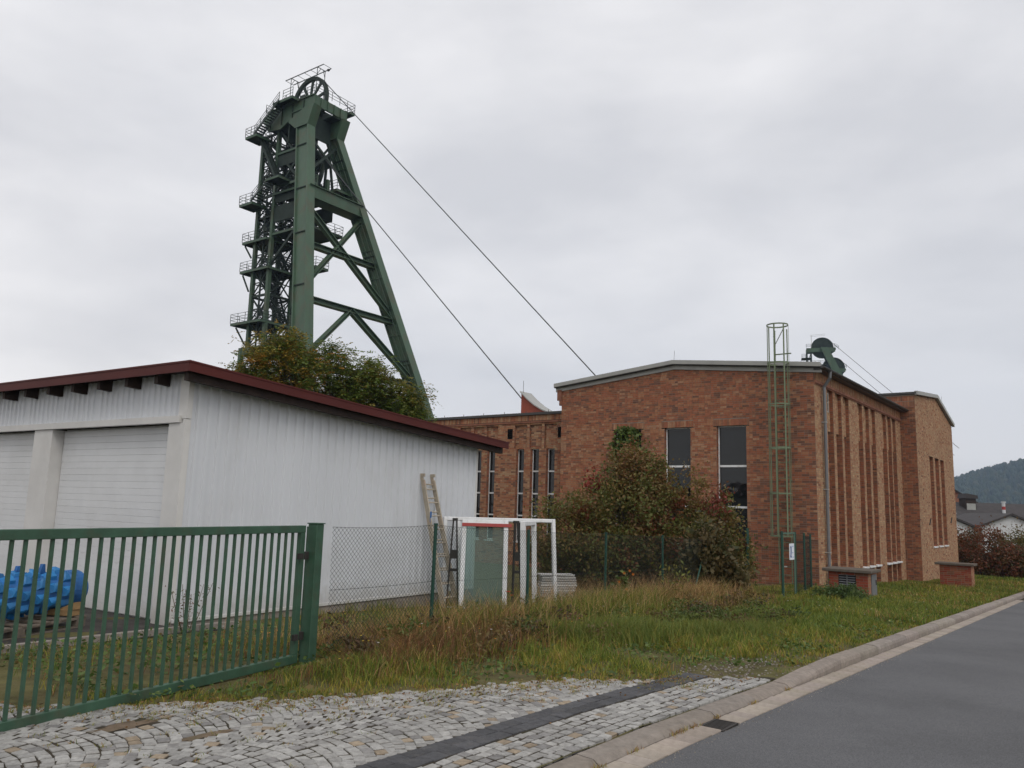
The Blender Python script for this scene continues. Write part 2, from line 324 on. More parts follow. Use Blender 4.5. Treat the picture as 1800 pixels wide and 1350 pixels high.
# ------------------------------------------------------------------ cobbled driveway
rc = random.Random(5)
def lerp_pts(pts, t):
    for (a, b_), (c_, d) in zip(pts, pts[1:]):
        if a <= t <= c_: return b_+(d-b_)*(t-a)/(c_-a)
    return pts[-1][1] if t > pts[-1][0] else pts[0][1]
EDGE = [(-3,-8.8),(1.2,-8.2),(2.0,-7.9),(2.7,-7.2),(3.4,-6.45),(3.8,-6.2),(4.8,-5.55),(5.9,-5.0),(7.2,-4.55),(7.7,-4.05),(8.3,-3.75),(8.7,-3.5),(9.2,-3.2)]   # grass border of the cobbles
bed = B(); bt = strip(-2.0, 9.2, 0.2); nq = 8
bv = []
for t_ in bt:
    q0_ = min(lerp_pts(EDGE, t_)-0.05, -3.2)
    bv += [(*xy(t_, q0_+(-3.14-q0_)*k/(nq-1)), Tt(t_)+(0.016 if k else 0.002)+rc.uniform(-.003, .003)) for k in range(nq)]
bed.add(bv, [(i_*nq+k, i_*nq+k+1, (i_+1)*nq+k+1, (i_+1)*nq+k) for i_ in range(len(bt)-1) for k in range(nq-1)])
drive = bed.build('cobbled_driveway', M['dirt'], None, kind='structure')
if drive.data.polygons[0].normal.z < 0: drive.data.flip_normals()
DIRTY = [(3.25,-5.85,0.28,0.09),(3.50,-5.24,0.24,0.06),(2.3,-6.0,0.10,0.05)]
stones = []
def ok(t, q):
    if q < lerp_pts(EDGE, t)+rc.uniform(-0.12, 0.05): return False
    for a, b_, ra, rb in DIRTY:
        if ((t-a)/ra)**2+((q-b_)/rb)**2 < 1+rc.uniform(-.4, .2): return False
    return True
LN = 1.16; RAD = 0.80
for lane in range(5):                    # segmental arcs, one lane after another
    q0 = -3.96-LN*(lane+1); 
    for row in range(-14, 110):
        tr0 = -1.5+row*0.094+lane*0.047
        na = 13; amax = math.asin(LN/2/RAD)
        for k in range(na):
            a = -amax+(k+0.5)*2*amax/na+rc.uniform(-.012, .012)
            q = q0+LN/2+RAD*math.sin(a); t = tr0+RAD*(math.cos(a)-0.8)+rc.uniform(-.006, .006)
            if t < 1.0 or t > 9.3 or q > -3.975: continue
            if not ok(t, q): continue
            stones.append((t, q, 0.084+rc.uniform(-.007, .004), 0.088+rc.uniform(-.008, .005), a*0.97+rc.uniform(-.07, .07)))
for row in range(6):                     # straight courses between dark band and kerb
    q = -3.645+row*0.0905+0.02; t = 1.0+rc.uniform(0, .05)
    while t < 9.0:
        ln = rc.uniform(.08, .13)
        if ok(t+ln/2, q): stones.append((t+ln/2, q+rc.uniform(-.006, .006), ln-0.012, 0.080+rc.uniform(-.008, .006), rc.uniform(-.07, .07)))
        t += ln
def cobcol():
    r = rc.random()
    if r < 0.05: c = (0.36, 0.29, 0.21)
    elif r < 0.16: c = (0.27, 0.26, 0.25)
    elif r < 0.55: c = (0.37, 0.36, 0.34)
    else: c = (0.42, 0.41, 0.39)
    k = rc.uniform(.74, 1.02); return tuple(x*k for x in c)
def cobble_geo(b, t, q, lt, lq, rot, col, dz):
    cx, cy = xy(t, q); z = Tt(t)+0.016
    c, s = math.cos(rot), math.sin(rot); v1 = []; v2 = []; v0 = []
    for sx, sy in ((-1,-1),(1,-1),(1,1),(-1,1)):
        jx, jy = rc.uniform(.88, 1.05), rc.uniform(.88, 1.05)
        for lst, sh, h in ((v0, 1.0, -0.02), (v1, 0.985, 0.003), (v2, 0.88, 0.007)):
            a, e = sx*lt/2*sh*jx, sy*lq/2*sh*jy
            tt, qq = a*c-e*s, a*s+e*c; X, Y = xy(tt, qq); lst.append((cx+X, cy+Y, z+h+dz+(sx*tl[0]+sy*tl[1])*0.0018))
    b.add(v0+v1+v2, [(8,9,10,11)]+[(i,(i+1)%4,4+(i+1)%4,4+i) for i in range(4)]+[(4+i,4+(i+1)%4,8+(i+1)%4,8+i) for i in range(4)], col)
stones.sort(key=lambda s_: (xy(s_[0], s_[1])[0]**2+xy(s_[0], s_[1])[1]**2) if (abs(xy(s_[0], s_[1])[0]) < 0.60*xy(s_[0], s_[1])[1] and xy(s_[0], s_[1])[1] > 4.6) else 1e6+s_[0])
rest = B(); cvar = []
for i, s_ in enumerate(stones):
    tl = (rc.uniform(-1,1), rc.uniform(-1,1)); dz = rc.uniform(-.004, .003)
    if i < 300:
        b = B(); cobble_geo(b, *s_, cobcol(), dz); b.build('cobble', M['cobble'], drive)
    else: cobble_geo(rest, *s_, cobcol(), dz)
rest.build('cobbles', M['cobble'], drive, kind='stuff')
# sand washed over the stones in shallow patches
b = B()
for a_, q_, ra, rb in DIRTY:
    n = 40; ring_ = []
    for i in range(n):
        an = 2*math.pi*i/n; k = rc.uniform(.6, 1.35); t_ = a_+ra*k*math.cos(an); x, y = xy(t_, q_+rb*k*math.sin(an)); ring_.append((x, y, Tt(t_)+0.018))
    x, y = xy(a_, q_); b.add([(x, y, Tt(a_)+0.030)]+ring_, [(0, 1+i, 1+(i+1) % n) for i in range(n)])
b.build('sand_patches', M['sand'], drive, kind='stuff')
# dark basalt band, two courses
tl = (0, 0)
for row in range(2):
    q = -3.892+row*0.135; t = 1.2+row*0.08
    while t < 8.45:
        ln = rc.uniform(.14, .22)
        b = B(); tl = (rc.uniform(-1,1), rc.uniform(-1,1)); cobble_geo(b, t+ln/2, q-0.02*max(0, t-7)*0, ln*1.03, 0.139, rc.uniform(-.03,.03), tuple([rc.uniform(.75,1.25)]*3), rc.uniform(-.004,.004)+0.002); b.build('dark_band_stone', M['basalt'], drive)
        t += ln
# shed yard asphalt with concrete edging
yard = sheet('yard', M['yard'], strip(-2, 6.6, 0.5), list(np.arange(-20, -9.4, 0.6))+[-9.45], 0.012, bump=0.004)
for i in range(9):
    t = 1.2+i*0.62
    b = B(); x, y = xy(0, 0); 
    p0 = Vector((*xy(t, -9.42-0.075*(t-3.7)), Tt(t)+0.02)); p1 = Vector((*xy(t+0.605, -9.42-0.075*(t+0.6-3.7)), Tt(t+0.6)+0.02))
    b.beam(p0, p1, 0.10, 0.12); b.build('edging_stone', M['concrete'], yard)

# ------------------------------------------------------------------ brickwork
BR = {}
def new_wall(): return {'bricks': [], 'mortar': B()}
def brick_panel(Wl, O, ax, n, s0, s1, z0, z1, colfn, openings=(), top=None, soldier=False, rnd=random.Random(2)):
    """bricks on the plane O + s*ax + z*up, facing n (all in the thing's own frame)"""
    O, ax, n = Vector(O), Vector(ax), Vector(n)
    ch = 0.25 if soldier else 0.0775; gap = 0.011
    nc = max(1, int(round((z1-z0)/ch))); ch = (z1-z0)/nc
    for r in range(nc):
        za, zb = z0+r*ch, z0+(r+1)*ch; zm = (za+zb)/2
        iv = [(s0, s1)]
        for (a, b_, c_, d) in openings:
            if c_ < zm < d:
                nv = []
                for p, q in iv:
                    if b_ <= p or a >= q: nv.append((p, q))
                    else:
                        if a > p: nv.append((p, a))
                        if b_ < q: nv.append((b_, q))
                iv = nv
        for p, q in iv:
            if top:
                # clip to the gable: keep s where top(s) > zb
                xs = [s for s in np.linspace(p, q, 60) if top(s) >= zb-0.01]
                if len(xs) < 2: continue
                p, q = max(p, xs[0]), min(q, xs[-1])
            P = O+ax*p; Q = O+ax*q
            if soldier and r == nc-1: Wl['mortar'].quad(P-n*.004+Vector((0,0,za)), Q-n*.004+Vector((0,0,za)), Q-n*.004+Vector((0,0,zb+.08)), P-n*.004+Vector((0,0,zb+.08)))
            Wl['mortar'].quad(P+Vector((0,0,za)), Q+Vector((0,0,za)), Q+Vector((0,0,zb)), P+Vector((0,0,zb)))
            s = p; k = 0
            ln0 = 0.0775 if soldier else 0.25
            if not soldier and r % 2: first = ln0/2
            else: first = ln0
            while s < q-0.02:
                if soldier: ln = ln0
                elif k == 0: ln = first
                else: ln = ln0 if rnd.random() > 0.5 else ln0/2
                e = min(s+ln, q)
                if q-e < 0.04: e = q
                if e-s > 0.03:
                    Wl['bricks'].append((O, ax, n, s+gap/2, e-gap/2, za+gap/2, zb-gap/2, rnd.uniform(.005, .012), colfn((s+e)/2, zm, rnd)))
                s = e; k += 1
def finish_bricks(Wl, thing, campos, limit=300, name='brick', zmin=-9):
    """nearest bricks become single parts, the rest one mesh; mortar one mesh"""
    Wl['mortar'].build('mortar', M['mortar'], thing)
    cl = thing.matrix_world.inverted() if False else None
    inv = Matrix.Rotation(-thing.rotation_euler.z, 4, 'Z') @ Matrix.Translation(-Vector(thing.location))
    cp = inv @ Vector(campos)
    def dist(bk):
        O, ax, n, a, b_, za, zb, d, c = bk
        p = O+ax*((a+b_)/2)+Vector((0,0,(za+zb)/2)); v = cp-p
        return v.length/max(0.05, (b_-a)*abs(v.normalized().dot(n))**0.5*4) if (v.dot(n) > 0 and p.z > zmin) else 1e9
    bl = sorted(Wl['bricks'], key=dist)
    if 'unit' not in BR:
        u = B(); u.box(0,0,0,1,1,1); oo = u.build('brick', M['brick'], None); BR['unit'] = oo.data; bpy.data.objects.remove(oo)
    for bk in bl[:limit]:
        O, ax, n, a, b_, za, zb, d, c = bk
        o = link(name, BR['unit'], thing)
        # unit X -> ax, unit Y -> n, unit Z -> up
        mtx = Matrix(((ax.x*(b_-a), n.x*(d+0.03), 0, 0), (ax.y*(b_-a), n.y*(d+0.03), 0, 0), (0, 0, zb-za, 0), (0, 0, 0, 1)))
        p = O+ax*a+Vector((0,0,za))-n*0.03; mtx.translation = p
        o.matrix_local = mtx; o.color = (*c, 1)
    if len(bl) > limit:
        rb = B()
        for O, ax, n, a, b_, za, zb, d, c in bl[limit:]:
            p = O+ax*a; q = O+ax*b_; f = n*d
            A0, B0, C0, D0 = [Vector((v.x, v.y, z)) for v, z in ((p, za), (q, za), (q, zb), (p, zb))]
            rb.add([A0, B0, C0, D0, A0+f, B0+f, C0+f, D0+f], [(4,5,6,7),(0,1,5,4),(1,2,6,5),(2,3,7,6),(3,0,4,7)], c)
        rb.build('brickwork', M['brick'], thing, kind='stuff')
def pick(rnd, tab):
    r = rnd.random()*sum(w for w, _ in tab)
    for w_, c in tab:
        r -= w_
        if r <= 0: break
    k = rnd.uniform(.9, 1.1); return tuple(min(1, x*k) for x in c)
RED = (0.32,0.122,0.068); ORA = (0.36,0.168,0.090); DRK = (0.18,0.092,0.064); BRN = (0.245,0.115,0.070); LTR = (0.38,0.210,0.125); TAN = (0.42,0.265,0.155); SAND = (0.45,0.30,0.18)
def col_front(s, z, rnd):
    d = 1.0 if (z > 5.2 or s < 2.2) else 0.35
    if s < 2.3: d += 1.2
    if 2.3 < s and z < 5.2: return pick(rnd, [(3.4, RED), (4, ORA), (d, DRK), (1.4, BRN), (1.8, LTR)])
    return pick(rnd, [(5, RED), (2.0, ORA), (d*1.15, DRK), (1.8, BRN), (0.6, LTR)])
def col_right(s, z, rnd): return pick(rnd, [(1.0, ORA), (3.2, LTR), (3.4, TAN), (0.8, SAND), (0.2, BRN)])
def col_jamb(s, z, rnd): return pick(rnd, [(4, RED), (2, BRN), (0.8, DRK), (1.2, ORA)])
def col_wing(s, z, rnd): return pick(rnd, [(3, ORA), (2.4, LTR), (1.5, RED), (1.0, DRK), (1, TAN), (.6, BRN)])
def col_block(s, z, rnd): return pick(rnd, [(1, ORA), (3.2, LTR), (3.6, TAN), (1.0, SAND), (0.3, BRN), (.12, DRK)])
CAMP = (0, 0, 1.7)
HC = Vector((10.72, 28.0, 0)); HROT = R_(90-37.5)

# ---- gabled brick hall (local X along the street side, Y to the left along the gable front)
hall = empty('brick_hall', HC, HROT, label='red brick hall with low gable roof, tall windows and street side of narrow bricked-up bays', cat='building')
HW, HL, HB = 10.75, 13.6, -1.7
def gable(s): return 6.80+(0.56)*(1-abs(s-HW/2)/(HW/2))
WIN = [(6.87, 8.09), (4.72, 5.83), (2.50, 3.66)]
Wl = new_wall()
ops = [(a, b_, -0.22, 4.94) for a, b_ in WIN]
sold = [(a-0.12, b_+0.12, 4.94, 5.19) for a, b_ in WIN]
brick_panel(Wl, (0,0,0), (0,1,0), (-1,0,0), 0, HW, HB, 7.40, col_front, ops+sold, top=gable)
for a, b_ in WIN:
    brick_panel(Wl, (0,0,0), (0,1,0), (-1,0,0), a-0.12, b_+0.12, 4.94, 5.19, col_front, soldier=True)
    brick_panel(Wl, (0,b_,0), (1,0,0), (0,-1,0), 0, 0.16, -0.22, 4.94, col_jamb)
BAYS = [(1.51,2.27),(2.58,3.39),(3.65,4.44),(5.76,6.49),(6.79,7.56),(7.88,8.66),(9.84,10.68),(10.86,11.65),(11.78,12.60)]
brick_panel(Wl, (0,0,0), (1,0,0), (0,-1,0), 0, HL, HB, 6.36, col_right, [(a, b_, -9, 6.36) for a, b_ in BAYS])
brick_panel(Wl, (0,-0.02,0), (1,0,0), (0,-1,0), 0.02, HL, 6.47, 6.80, lambda s,z,r: pick(r, [(3,ORA),(3,LTR),(1.5,TAN),(1,BRN)]), soldier=True)
for a, b_ in BAYS:
    brick_panel(Wl, (0,0.13,0), (1,0,0), (0,-1,0), a, b_, 4.80, 6.36, col_right)
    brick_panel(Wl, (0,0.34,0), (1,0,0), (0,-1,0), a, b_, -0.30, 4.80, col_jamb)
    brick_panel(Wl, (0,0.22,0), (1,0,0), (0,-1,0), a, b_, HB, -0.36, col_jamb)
    brick_panel(Wl, (b_,0,0), (0,1,0), (-1,0,0), 0, 0.13, 4.80, 6.36, col_jamb)
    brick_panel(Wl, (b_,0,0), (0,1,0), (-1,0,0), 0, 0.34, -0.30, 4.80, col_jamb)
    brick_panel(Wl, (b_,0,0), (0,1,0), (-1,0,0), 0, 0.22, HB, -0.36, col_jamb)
    for d, za, zb in ((0.13,4.8,6.36),(0.34,-.3,4.8),(0.22,HB,-.36)): Wl['mortar'].quad((a,0,za),(a,d,za),(a,d,zb),(a,0,zb))
    Wl['mortar'].quad((a,0.13,4.8),(b_,0.13,4.8),(b_,0.34,4.8),(a,0.34,4.8)); Wl['mortar'].quad((a,0,6.36),(b_,0,6.36),(b_,0.13,6.36),(a,0.13,6.36))
finish_bricks(Wl, hall, CAMP, zmin=-0.6)
for a, b_ in BAYS:
    b = B(); b.bbox(a-0.02, -0.07, -0.365, b_+0.02, 0.335, -0.295, 0.006); b.build('sill', M['pvc'], hall)
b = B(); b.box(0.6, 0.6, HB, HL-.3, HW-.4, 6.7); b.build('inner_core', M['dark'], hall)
b = B(); b.box(0.005, HW-0.02, HB, HL, HW, 6.8); b.box(HL-0.02, 0.01, HB, HL, HW-0.02, 6.8); b.build('rear_wall', M['brickplain'], hall)
b = B(); b.box(0.0, -0.065, 6.365, HL, 0.02, 6.465); b.box(0.0,-0.035,6.32,HL,0.0,6.364); b.build('cornice', M['brickplain'], hall)
b = B(); b.box(-0.05, HW-0.03, 6.1, 0.10, HW+0.10, 6.32); b.box(-0.07, HW-0.03, 6.321, 0.10, HW+0.2, 6.78); b.build('corbel', M['brickplain'], hall)
# roof
def roofz(s): return 6.86+0.56*(1-abs(s-HW/2)/(HW/2+0.25))
b = B()
for a, c_ in ((-0.28, HW/2), (HW/2, HW+0.28)):
    za, zc = roofz(a), roofz(c_)
    b.add([(-0.20,a,za),(HL+0.1,a,za),(HL+0.1,c_,zc),(-0.20,c_,zc),(-0.20,a,za+0.12),(HL+0.1,a,za+0.12),(HL+0.1,c_,zc+0.12),(-0.20,c_,zc+0.12)],
          [(0,3,2,1),(4,5,6,7),(0,1,5,4),(1,2,6,5),(2,3,7,6),(3,0,4,7)])
roof = b.build('roof', M['roofgrey'], hall)
for a, c_ in ((-0.28, HW/2), (HW/2, HW+0.28)):
    b = B()
    for z0, z1, xo in ((-0.16, 0.03, -0.06), (0.034, 0.19, -0.24)):
        za, zc = roofz(a), roofz(c_)
        b.add([(xo,a,za+z0),(0.0,a,za+z0),(0.0,c_,zc+z0),(xo,c_,zc+z0),(xo,a,za+z1),(0.0,a,za+z1),(0.0,c_,zc+z1),(xo,c_,zc+z1)],
              [(0,3,2,1),(4,5,6,7),(0,1,5,4),(1,2,6,5),(2,3,7,6),(3,0,4,7)])
    b.build('verge_flashing', M['zinc'], roof)
b = B(); pts = [(math.cos(a)*0.075, math.sin(a)*0.075) for a in np.linspace(math.pi, 2*math.pi, 9)]
b.prism(pts, lambda a_, z_, d: (d, -0.36+a_, 6.90+z_), -0.22, HL+0.7); b.build('eaves_gutter', M['gutter'], roof)
b = B(); b.box(-0.1, -0.30, 6.80, HL, -0.03, 6.88); b.build('soffit', M['gutter'], roof)
b = B(); b.tube((-0.1, HW/2, 7.5), (-0.13, HW/2-0.05, 8.0), 0.006, 5); b.build('lightning_rod', M['steel'], roof)
# downpipe
dp = B(); dpp = [(0.75,-0.36,6.86),(0.75,-0.34,6.60),(0.80,-0.12,6.30),(0.80,-0.11,-1.3)]
dp.poly(dpp, 0.058, 10); 
dpo = dp.build('downpipe', M['metalbox'], hall, smooth=False)
for z in (5.0, 2.6, 0.4, -0.7):
    b = B(); b.box(0.73, -0.18, z, 0.87, 0.0, z+0.04); b.build('pipe_clip', M['zinc'], dpo)
# small steel window in the first bay
b = B()
for (x0,z0,x1,z1) in ((1.53,5.50,1.57,6.22),(1.88,5.50,1.92,6.22),(1.57,5.50,1.88,5.54),(1.57,6.18,1.88,6.22),(1.71,5.54,1.74,6.18),(1.57,5.85,1.71,5.88),(1.74,5.85,1.88,5.88)): b.box(x0, 0.06, z0, x1, 0.118, z1)
sw = b.build('window', M['zinc'], hall); b = B(); b.box(1.57, 0.09, 5.54, 1.88, 0.11, 6.18); b.build('pane', M['pane'], sw)
def tall_window(thing, y0, y1, z0, zs, z1, xf, fw=0.07, side=0.07, name='window', ax='front'):
    """window in a front facing -X: outer frame, transoms at zs, one pane between each"""
    b = B(); yo0, yo1 = y0, y1
    b.box(xf, y0, z0, xf+0.07, y0+side, z1); b.box(xf, y1-side, z0, xf+0.07, y1, z1)
    b.box(xf, y0+side, z0, xf+0.07, y1-side, z0+fw); b.box(xf, y0+side, z1-fw*0.5, xf+0.07, y1-side, z1)
    for z in zs: b.box(xf-0.01, y0+side, z-fw/2, xf+0.07, y1-side, z+fw/2)
    wd = b.build(name, M['pvc'], thing)
    lev = [z0+fw]+[None]
    edges = [z0+fw]; 
    for z in zs: edges += [z-fw/2, z+fw/2]
    edges.append(z1-fw*0.5)
    for i in range(0, len(edges), 2):
        b = B(); b.box(xf+0.03, y0+side, edges[i], xf+0.05, y1-side, edges[i+1]); b.build('pane', M['pane'], wd)
    b = B(); b.box(xf-0.20, y0-0.02, z0-0.05, xf, y1+0.02, z0); b.build('sill', M['pvc'], wd)
    return wd
for a, b_ in WIN: tall_window(hall, a, b_, -0.22, [0.38, 1.91, 3.43], 4.94, 0.16, 0.075, 0.05)

# ---- flat-roofed wing left of the hall
wing = empty('brick_wing', HC, HROT, label='lower flat-roofed brick wing with narrow white-barred windows, left of the gabled hall', cat='building')
WX = 0.5; Wl = new_wall(); Y1 = 24.0
WW = [(15.58,16.04),(14.76,15.24),(13.08,13.54),(12.25,12.73),(11.40,11.87),(16.45,16.90),(18.1,18.56),(18.95,19.4),(19.8,20.25)]
VT = [(13.77,14.07,4.77,5.21),(11.03,11.26,4.76,5.19),(16.98+.15,17.28+.15,4.77,5.21)]
RECS = [(15.45,16.12),(14.63,15.32),(12.95,13.66),(12.12,12.80),(11.30,11.98),(16.3,16.99)]
ops = [(a, b_, 0.15, 4.29) for a, b_ in WW]+VT+[(a, b_, 4.29, 5.42) for a, b_ in RECS]
brick_panel(Wl, (WX,0,0), (0,1,0), (-1,0,0), HW, Y1, -1.7, 5.46, col_wing, ops)
for a, b_ in RECS: 
    brick_panel(Wl, (WX+0.09,0,0), (0,1,0), (-1,0,0), a, b_, 4.29, 5.42, col_wing)
    brick_panel(Wl, (WX,b_,0), (1,0,0), (0,-1,0), 0, 0.09, 4.29, 5.42, col_jamb); brick_panel(Wl, (WX,a,0), (1,0,0), (0,1,0), 0, 0.09, 4.29, 5.42, col_jamb)
for a, b_ in WW: brick_panel(Wl, (WX,b_,0), (1,0,0), (0,-1,0), 0, 0.18, 0.15, 4.29, col_jamb); brick_panel(Wl, (WX,a,0), (1,0,0), (0,1,0), 0, 0.18, 0.15, 4.29, col_wing)
brick_panel(Wl, (WX-0.03,0,0), (0,1,0), (-1,0,0), HW, Y1, 5.56, 5.81, col_wing, soldier=True)
finish_bricks(Wl, wing, CAMP, zmin=1.5)
b = B(); b.box(WX-0.05, HW+0.1, 5.465, WX+0.02, Y1, 5.545); b.build('string_course', M['brickplain'], wing)
b = B(); b.box(WX-0.13, HW+0.1, 5.82, WX+14, Y1+0.1, 5.93); b.build('roof', M['gutter'], wing)
b = B(); b.box(WX+0.2, Y1-0.1, -1.7, WX+14, Y1, 5.8); b.box(WX+13.9, HW+0.1, -1.7, WX+14, Y1-0.1, 5.8); b.build('rear_wall', M['brickplain'], wing)
for a, b_ in WW: tall_window(wing, a, b_, 0.15, [1.30, 2.29, 3.29], 4.29, WX+0.18, 0.065, 0.035)
for a, b_, c_, d in VT:
    b = B(); b.box(WX+0.12, a, c_, WX+0.14, b_, d)
    for i in range(5): b.box(WX+0.05, a, c_+0.03+i*0.085, WX+0.10, b_, c_+0.06+i*0.085)
    b.build('vent', M['dark'], wing)
for i in range(9):
    y = HW+1.0+i*1.25; b = B(); b.tube((WX-0.05, y, 5.93), (WX-0.05, y, 6.03), 0.012, 5); b.build('roof_clip', M['steel'], wing)

# ---- taller brick block at the far end of the hall
block = empty('brick_end_block', HC, HROT, label='tall tan brick block beyond the hall with three slit recesses and grey-edged gable', cat='building')
BX, BX1, BY = 13.62, 23.8, -0.70; Wl = new_wall()
def btop(s): return 7.66+(8.15-7.66)*(s-BX)/(19.0-BX) if s < 19 else 8.15-(8.15-7.10)*(s-19)/(BX1-19)
SL = [(16.62,17.62),(18.10,19.16),(19.62,20.68)]
brick_panel(Wl, (0,BY,0), (1,0,0), (0,-1,0), BX, BX1, -2.2, 8.2, col_block, [(a, b_, 0.32, 4.85) for a, b_ in SL], top=btop)
for a, b_ in SL:
    brick_panel(Wl, (b_,BY,0), (0,1,0), (-1,0,0), 0, 0.3, 0.32, 4.85, col_jamb)
    brick_panel(Wl, (0,BY+0.3,0), (1,0,0), (0,-1,0), a, b_, 0.32, 4.85, col_jamb)
    Wl['mortar'].quad((a,BY,.32),(a,BY+.3,.32),(a,BY+.3,4.85),(a,BY,4.85)); Wl['mortar'].quad((a,BY,4.85),(b_,BY,4.85),(b_,BY+.3,4.85),(a,BY+.3,4.85))
brick_panel(Wl, (BX,0,0), (0,1,0), (-1,0,0), BY, 3.2, -2.2, 7.0, lambda s,z,r: pick(r, [(3,RED),(2,BRN),(1.2,DRK),(1.5,ORA)]))
brick_panel(Wl, (BX-0.02,0,0), (0,1,0), (-1,0,0), BY, 3.2, 7.07, 7.32, lambda s,z,r: pick(r, [(3,RED),(2,BRN),(1.2,DRK),(1.5,ORA)]), soldier=True)
brick_panel(Wl, (BX-0.02,0,0), (0,1,0), (-1,0,0), BY, 3.2, 7.34, 7.59, lambda s,z,r: pick(r, [(3,RED),(2,BRN),(1.2,DRK),(1.5,ORA)]), soldier=True)
finish_bricks(Wl, block, CAMP, zmin=-0.6)
for a, b_ in SL:
    b = B(); b.bbox(a, BY-0.06, 0.25, b_, BY+0.3, 0.32, 0.006); b.build('sill', M['pvc'], block)
b = B(); b.box(BX+.05, 3.2, -2.2, BX+.1, 9, 7.6); b.box(BX1-0.05, BY+0.02, -2.2, BX1, 9, 7.05); b.box(BX+.1, 8.95, -2.2, BX1-.05, 9, 7.05); b.box(BX-0.05, BY, 7.005, BX-0.01, 3.2, 7.065); b.build('rear_wall', M['brickplain'], block)
b = B()
for a, c_ in ((BX-0.12, 19.0), (19.0, BX1+0.15)):
    za, zc = btop(a)+0.02, btop(c_)+0.02
    b.add([(a,BY-0.1,za),(c_,BY-0.1,zc),(c_,9.1,zc),(a,9.1,za),(a,BY-0.1,za+0.1),(c_,BY-0.1,zc+0.1),(c_,9.1,zc+0.1),(a,9.1,za+0.1)], [(0,3,2,1),(4,5,6,7),(0,1,5,4),(1,2,6,5),(2,3,7,6),(3,0,4,7)])
roof = b.build('roof', M['gutter'], block)
for a, c_ in ((BX-0.1, 19.0), (19.0, BX1+0.15)):
    b = B(); za, zc = btop(a)-0.02, btop(c_)-0.02
    b.add([(a,BY-0.16,za),(c_,BY-0.16,zc),(c_,BY-0.02,zc),(a,BY-0.02,za),(a,BY-0.16,za+0.18),(c_,BY-0.16,zc+0.18),(c_,BY-0.02,zc+0.18),(a,BY-0.02,za+0.18)], [(0,3,2,1),(4,5,6,7),(0,1,5,4),(1,2,6,5),(2,3,7,6),(3,0,4,7)])
    b.build('verge_flashing', M['zinc'], roof)
b = B(); b.tube((20.5,BY-0.05,7.9),(20.45,BY-0.1,8.4),0.006,5); b.build('lightning_rod', M['steel'], roof)
# two wall anchors
for x, z in ((15.9,1.55),(22.0,1.65)):
    b = B(); b.beam((x-0.18,BY-0.03,z-0.14),(x+0.18,BY-0.03,z+0.14),0.04,0.06); b.build('wall_anchor', M['steel'], block)

# ---- caged wall ladder
lad = empty('caged_ladder', HC, HROT, label='pale green steel ladder with round safety cage up the hall front', cat='ladder')
YC, XC = 1.07, -0.42
for s in (-1, 1):
    b = B(); b.beam((-0.20, YC+s*0.22, -1.2), (-0.20, YC+s*0.22, 8.35), 0.025, 0.06, (1,0,0)); b.build('stile', M['ladder'], lad)
z = -0.95
while z < 7.2:
    b = B(); b.tube((-0.20, YC-0.22, z), (-0.20, YC+0.22, z), 0.013, 6); b.build('rung', M['ladder'], lad); z += 0.28
for z in (0.95, 2.42, 4.01, 5.56, 7.05, 8.45):
    b = B(); pts = [Vector((-0.20-0.36*(1+math.cos(a)), YC+0.375*math.sin(a), z)) for a in np.linspace(-math.pi, math.pi, 22)]
    for p, q in zip(pts, pts[1:]): b.beam(p, q, 0.012, 0.05)
    b.build('cage_hoop', M['ladder'], lad)
for a in (-1.9, -0.9, 0.0, 0.9, 1.9):
    b = B(); x, y = -0.20-0.36*(1+math.cos(a)), YC+0.375*math.sin(a); b.beam((x, y, 0.93), (x, y, 8.47), 0.052, 0.014, (math.cos(a), -math.sin(a), 0)); b.build('cage_bar', M['ladder'], lad)
for z in (0.2, 2.9, 5.7):
    for s in (-1, 1): b = B(); b.beam((-0.20, YC+s*0.22, z), (0.0, YC+s*0.22, z), 0.03, 0.03); b.build('wall_bracket', M['ladder'], lad)
b = B(); b.beam((-0.2, YC+0.2, 7.45), (-0.2, YC-0.36, 7.45), 0.04, 0.04); b.beam((-0.2, YC+0.2, 7.85), (-0.75, YC-0.30, 8.3), 0.02, 0.02); b.build('safety_bar', M['ladder'], lad)

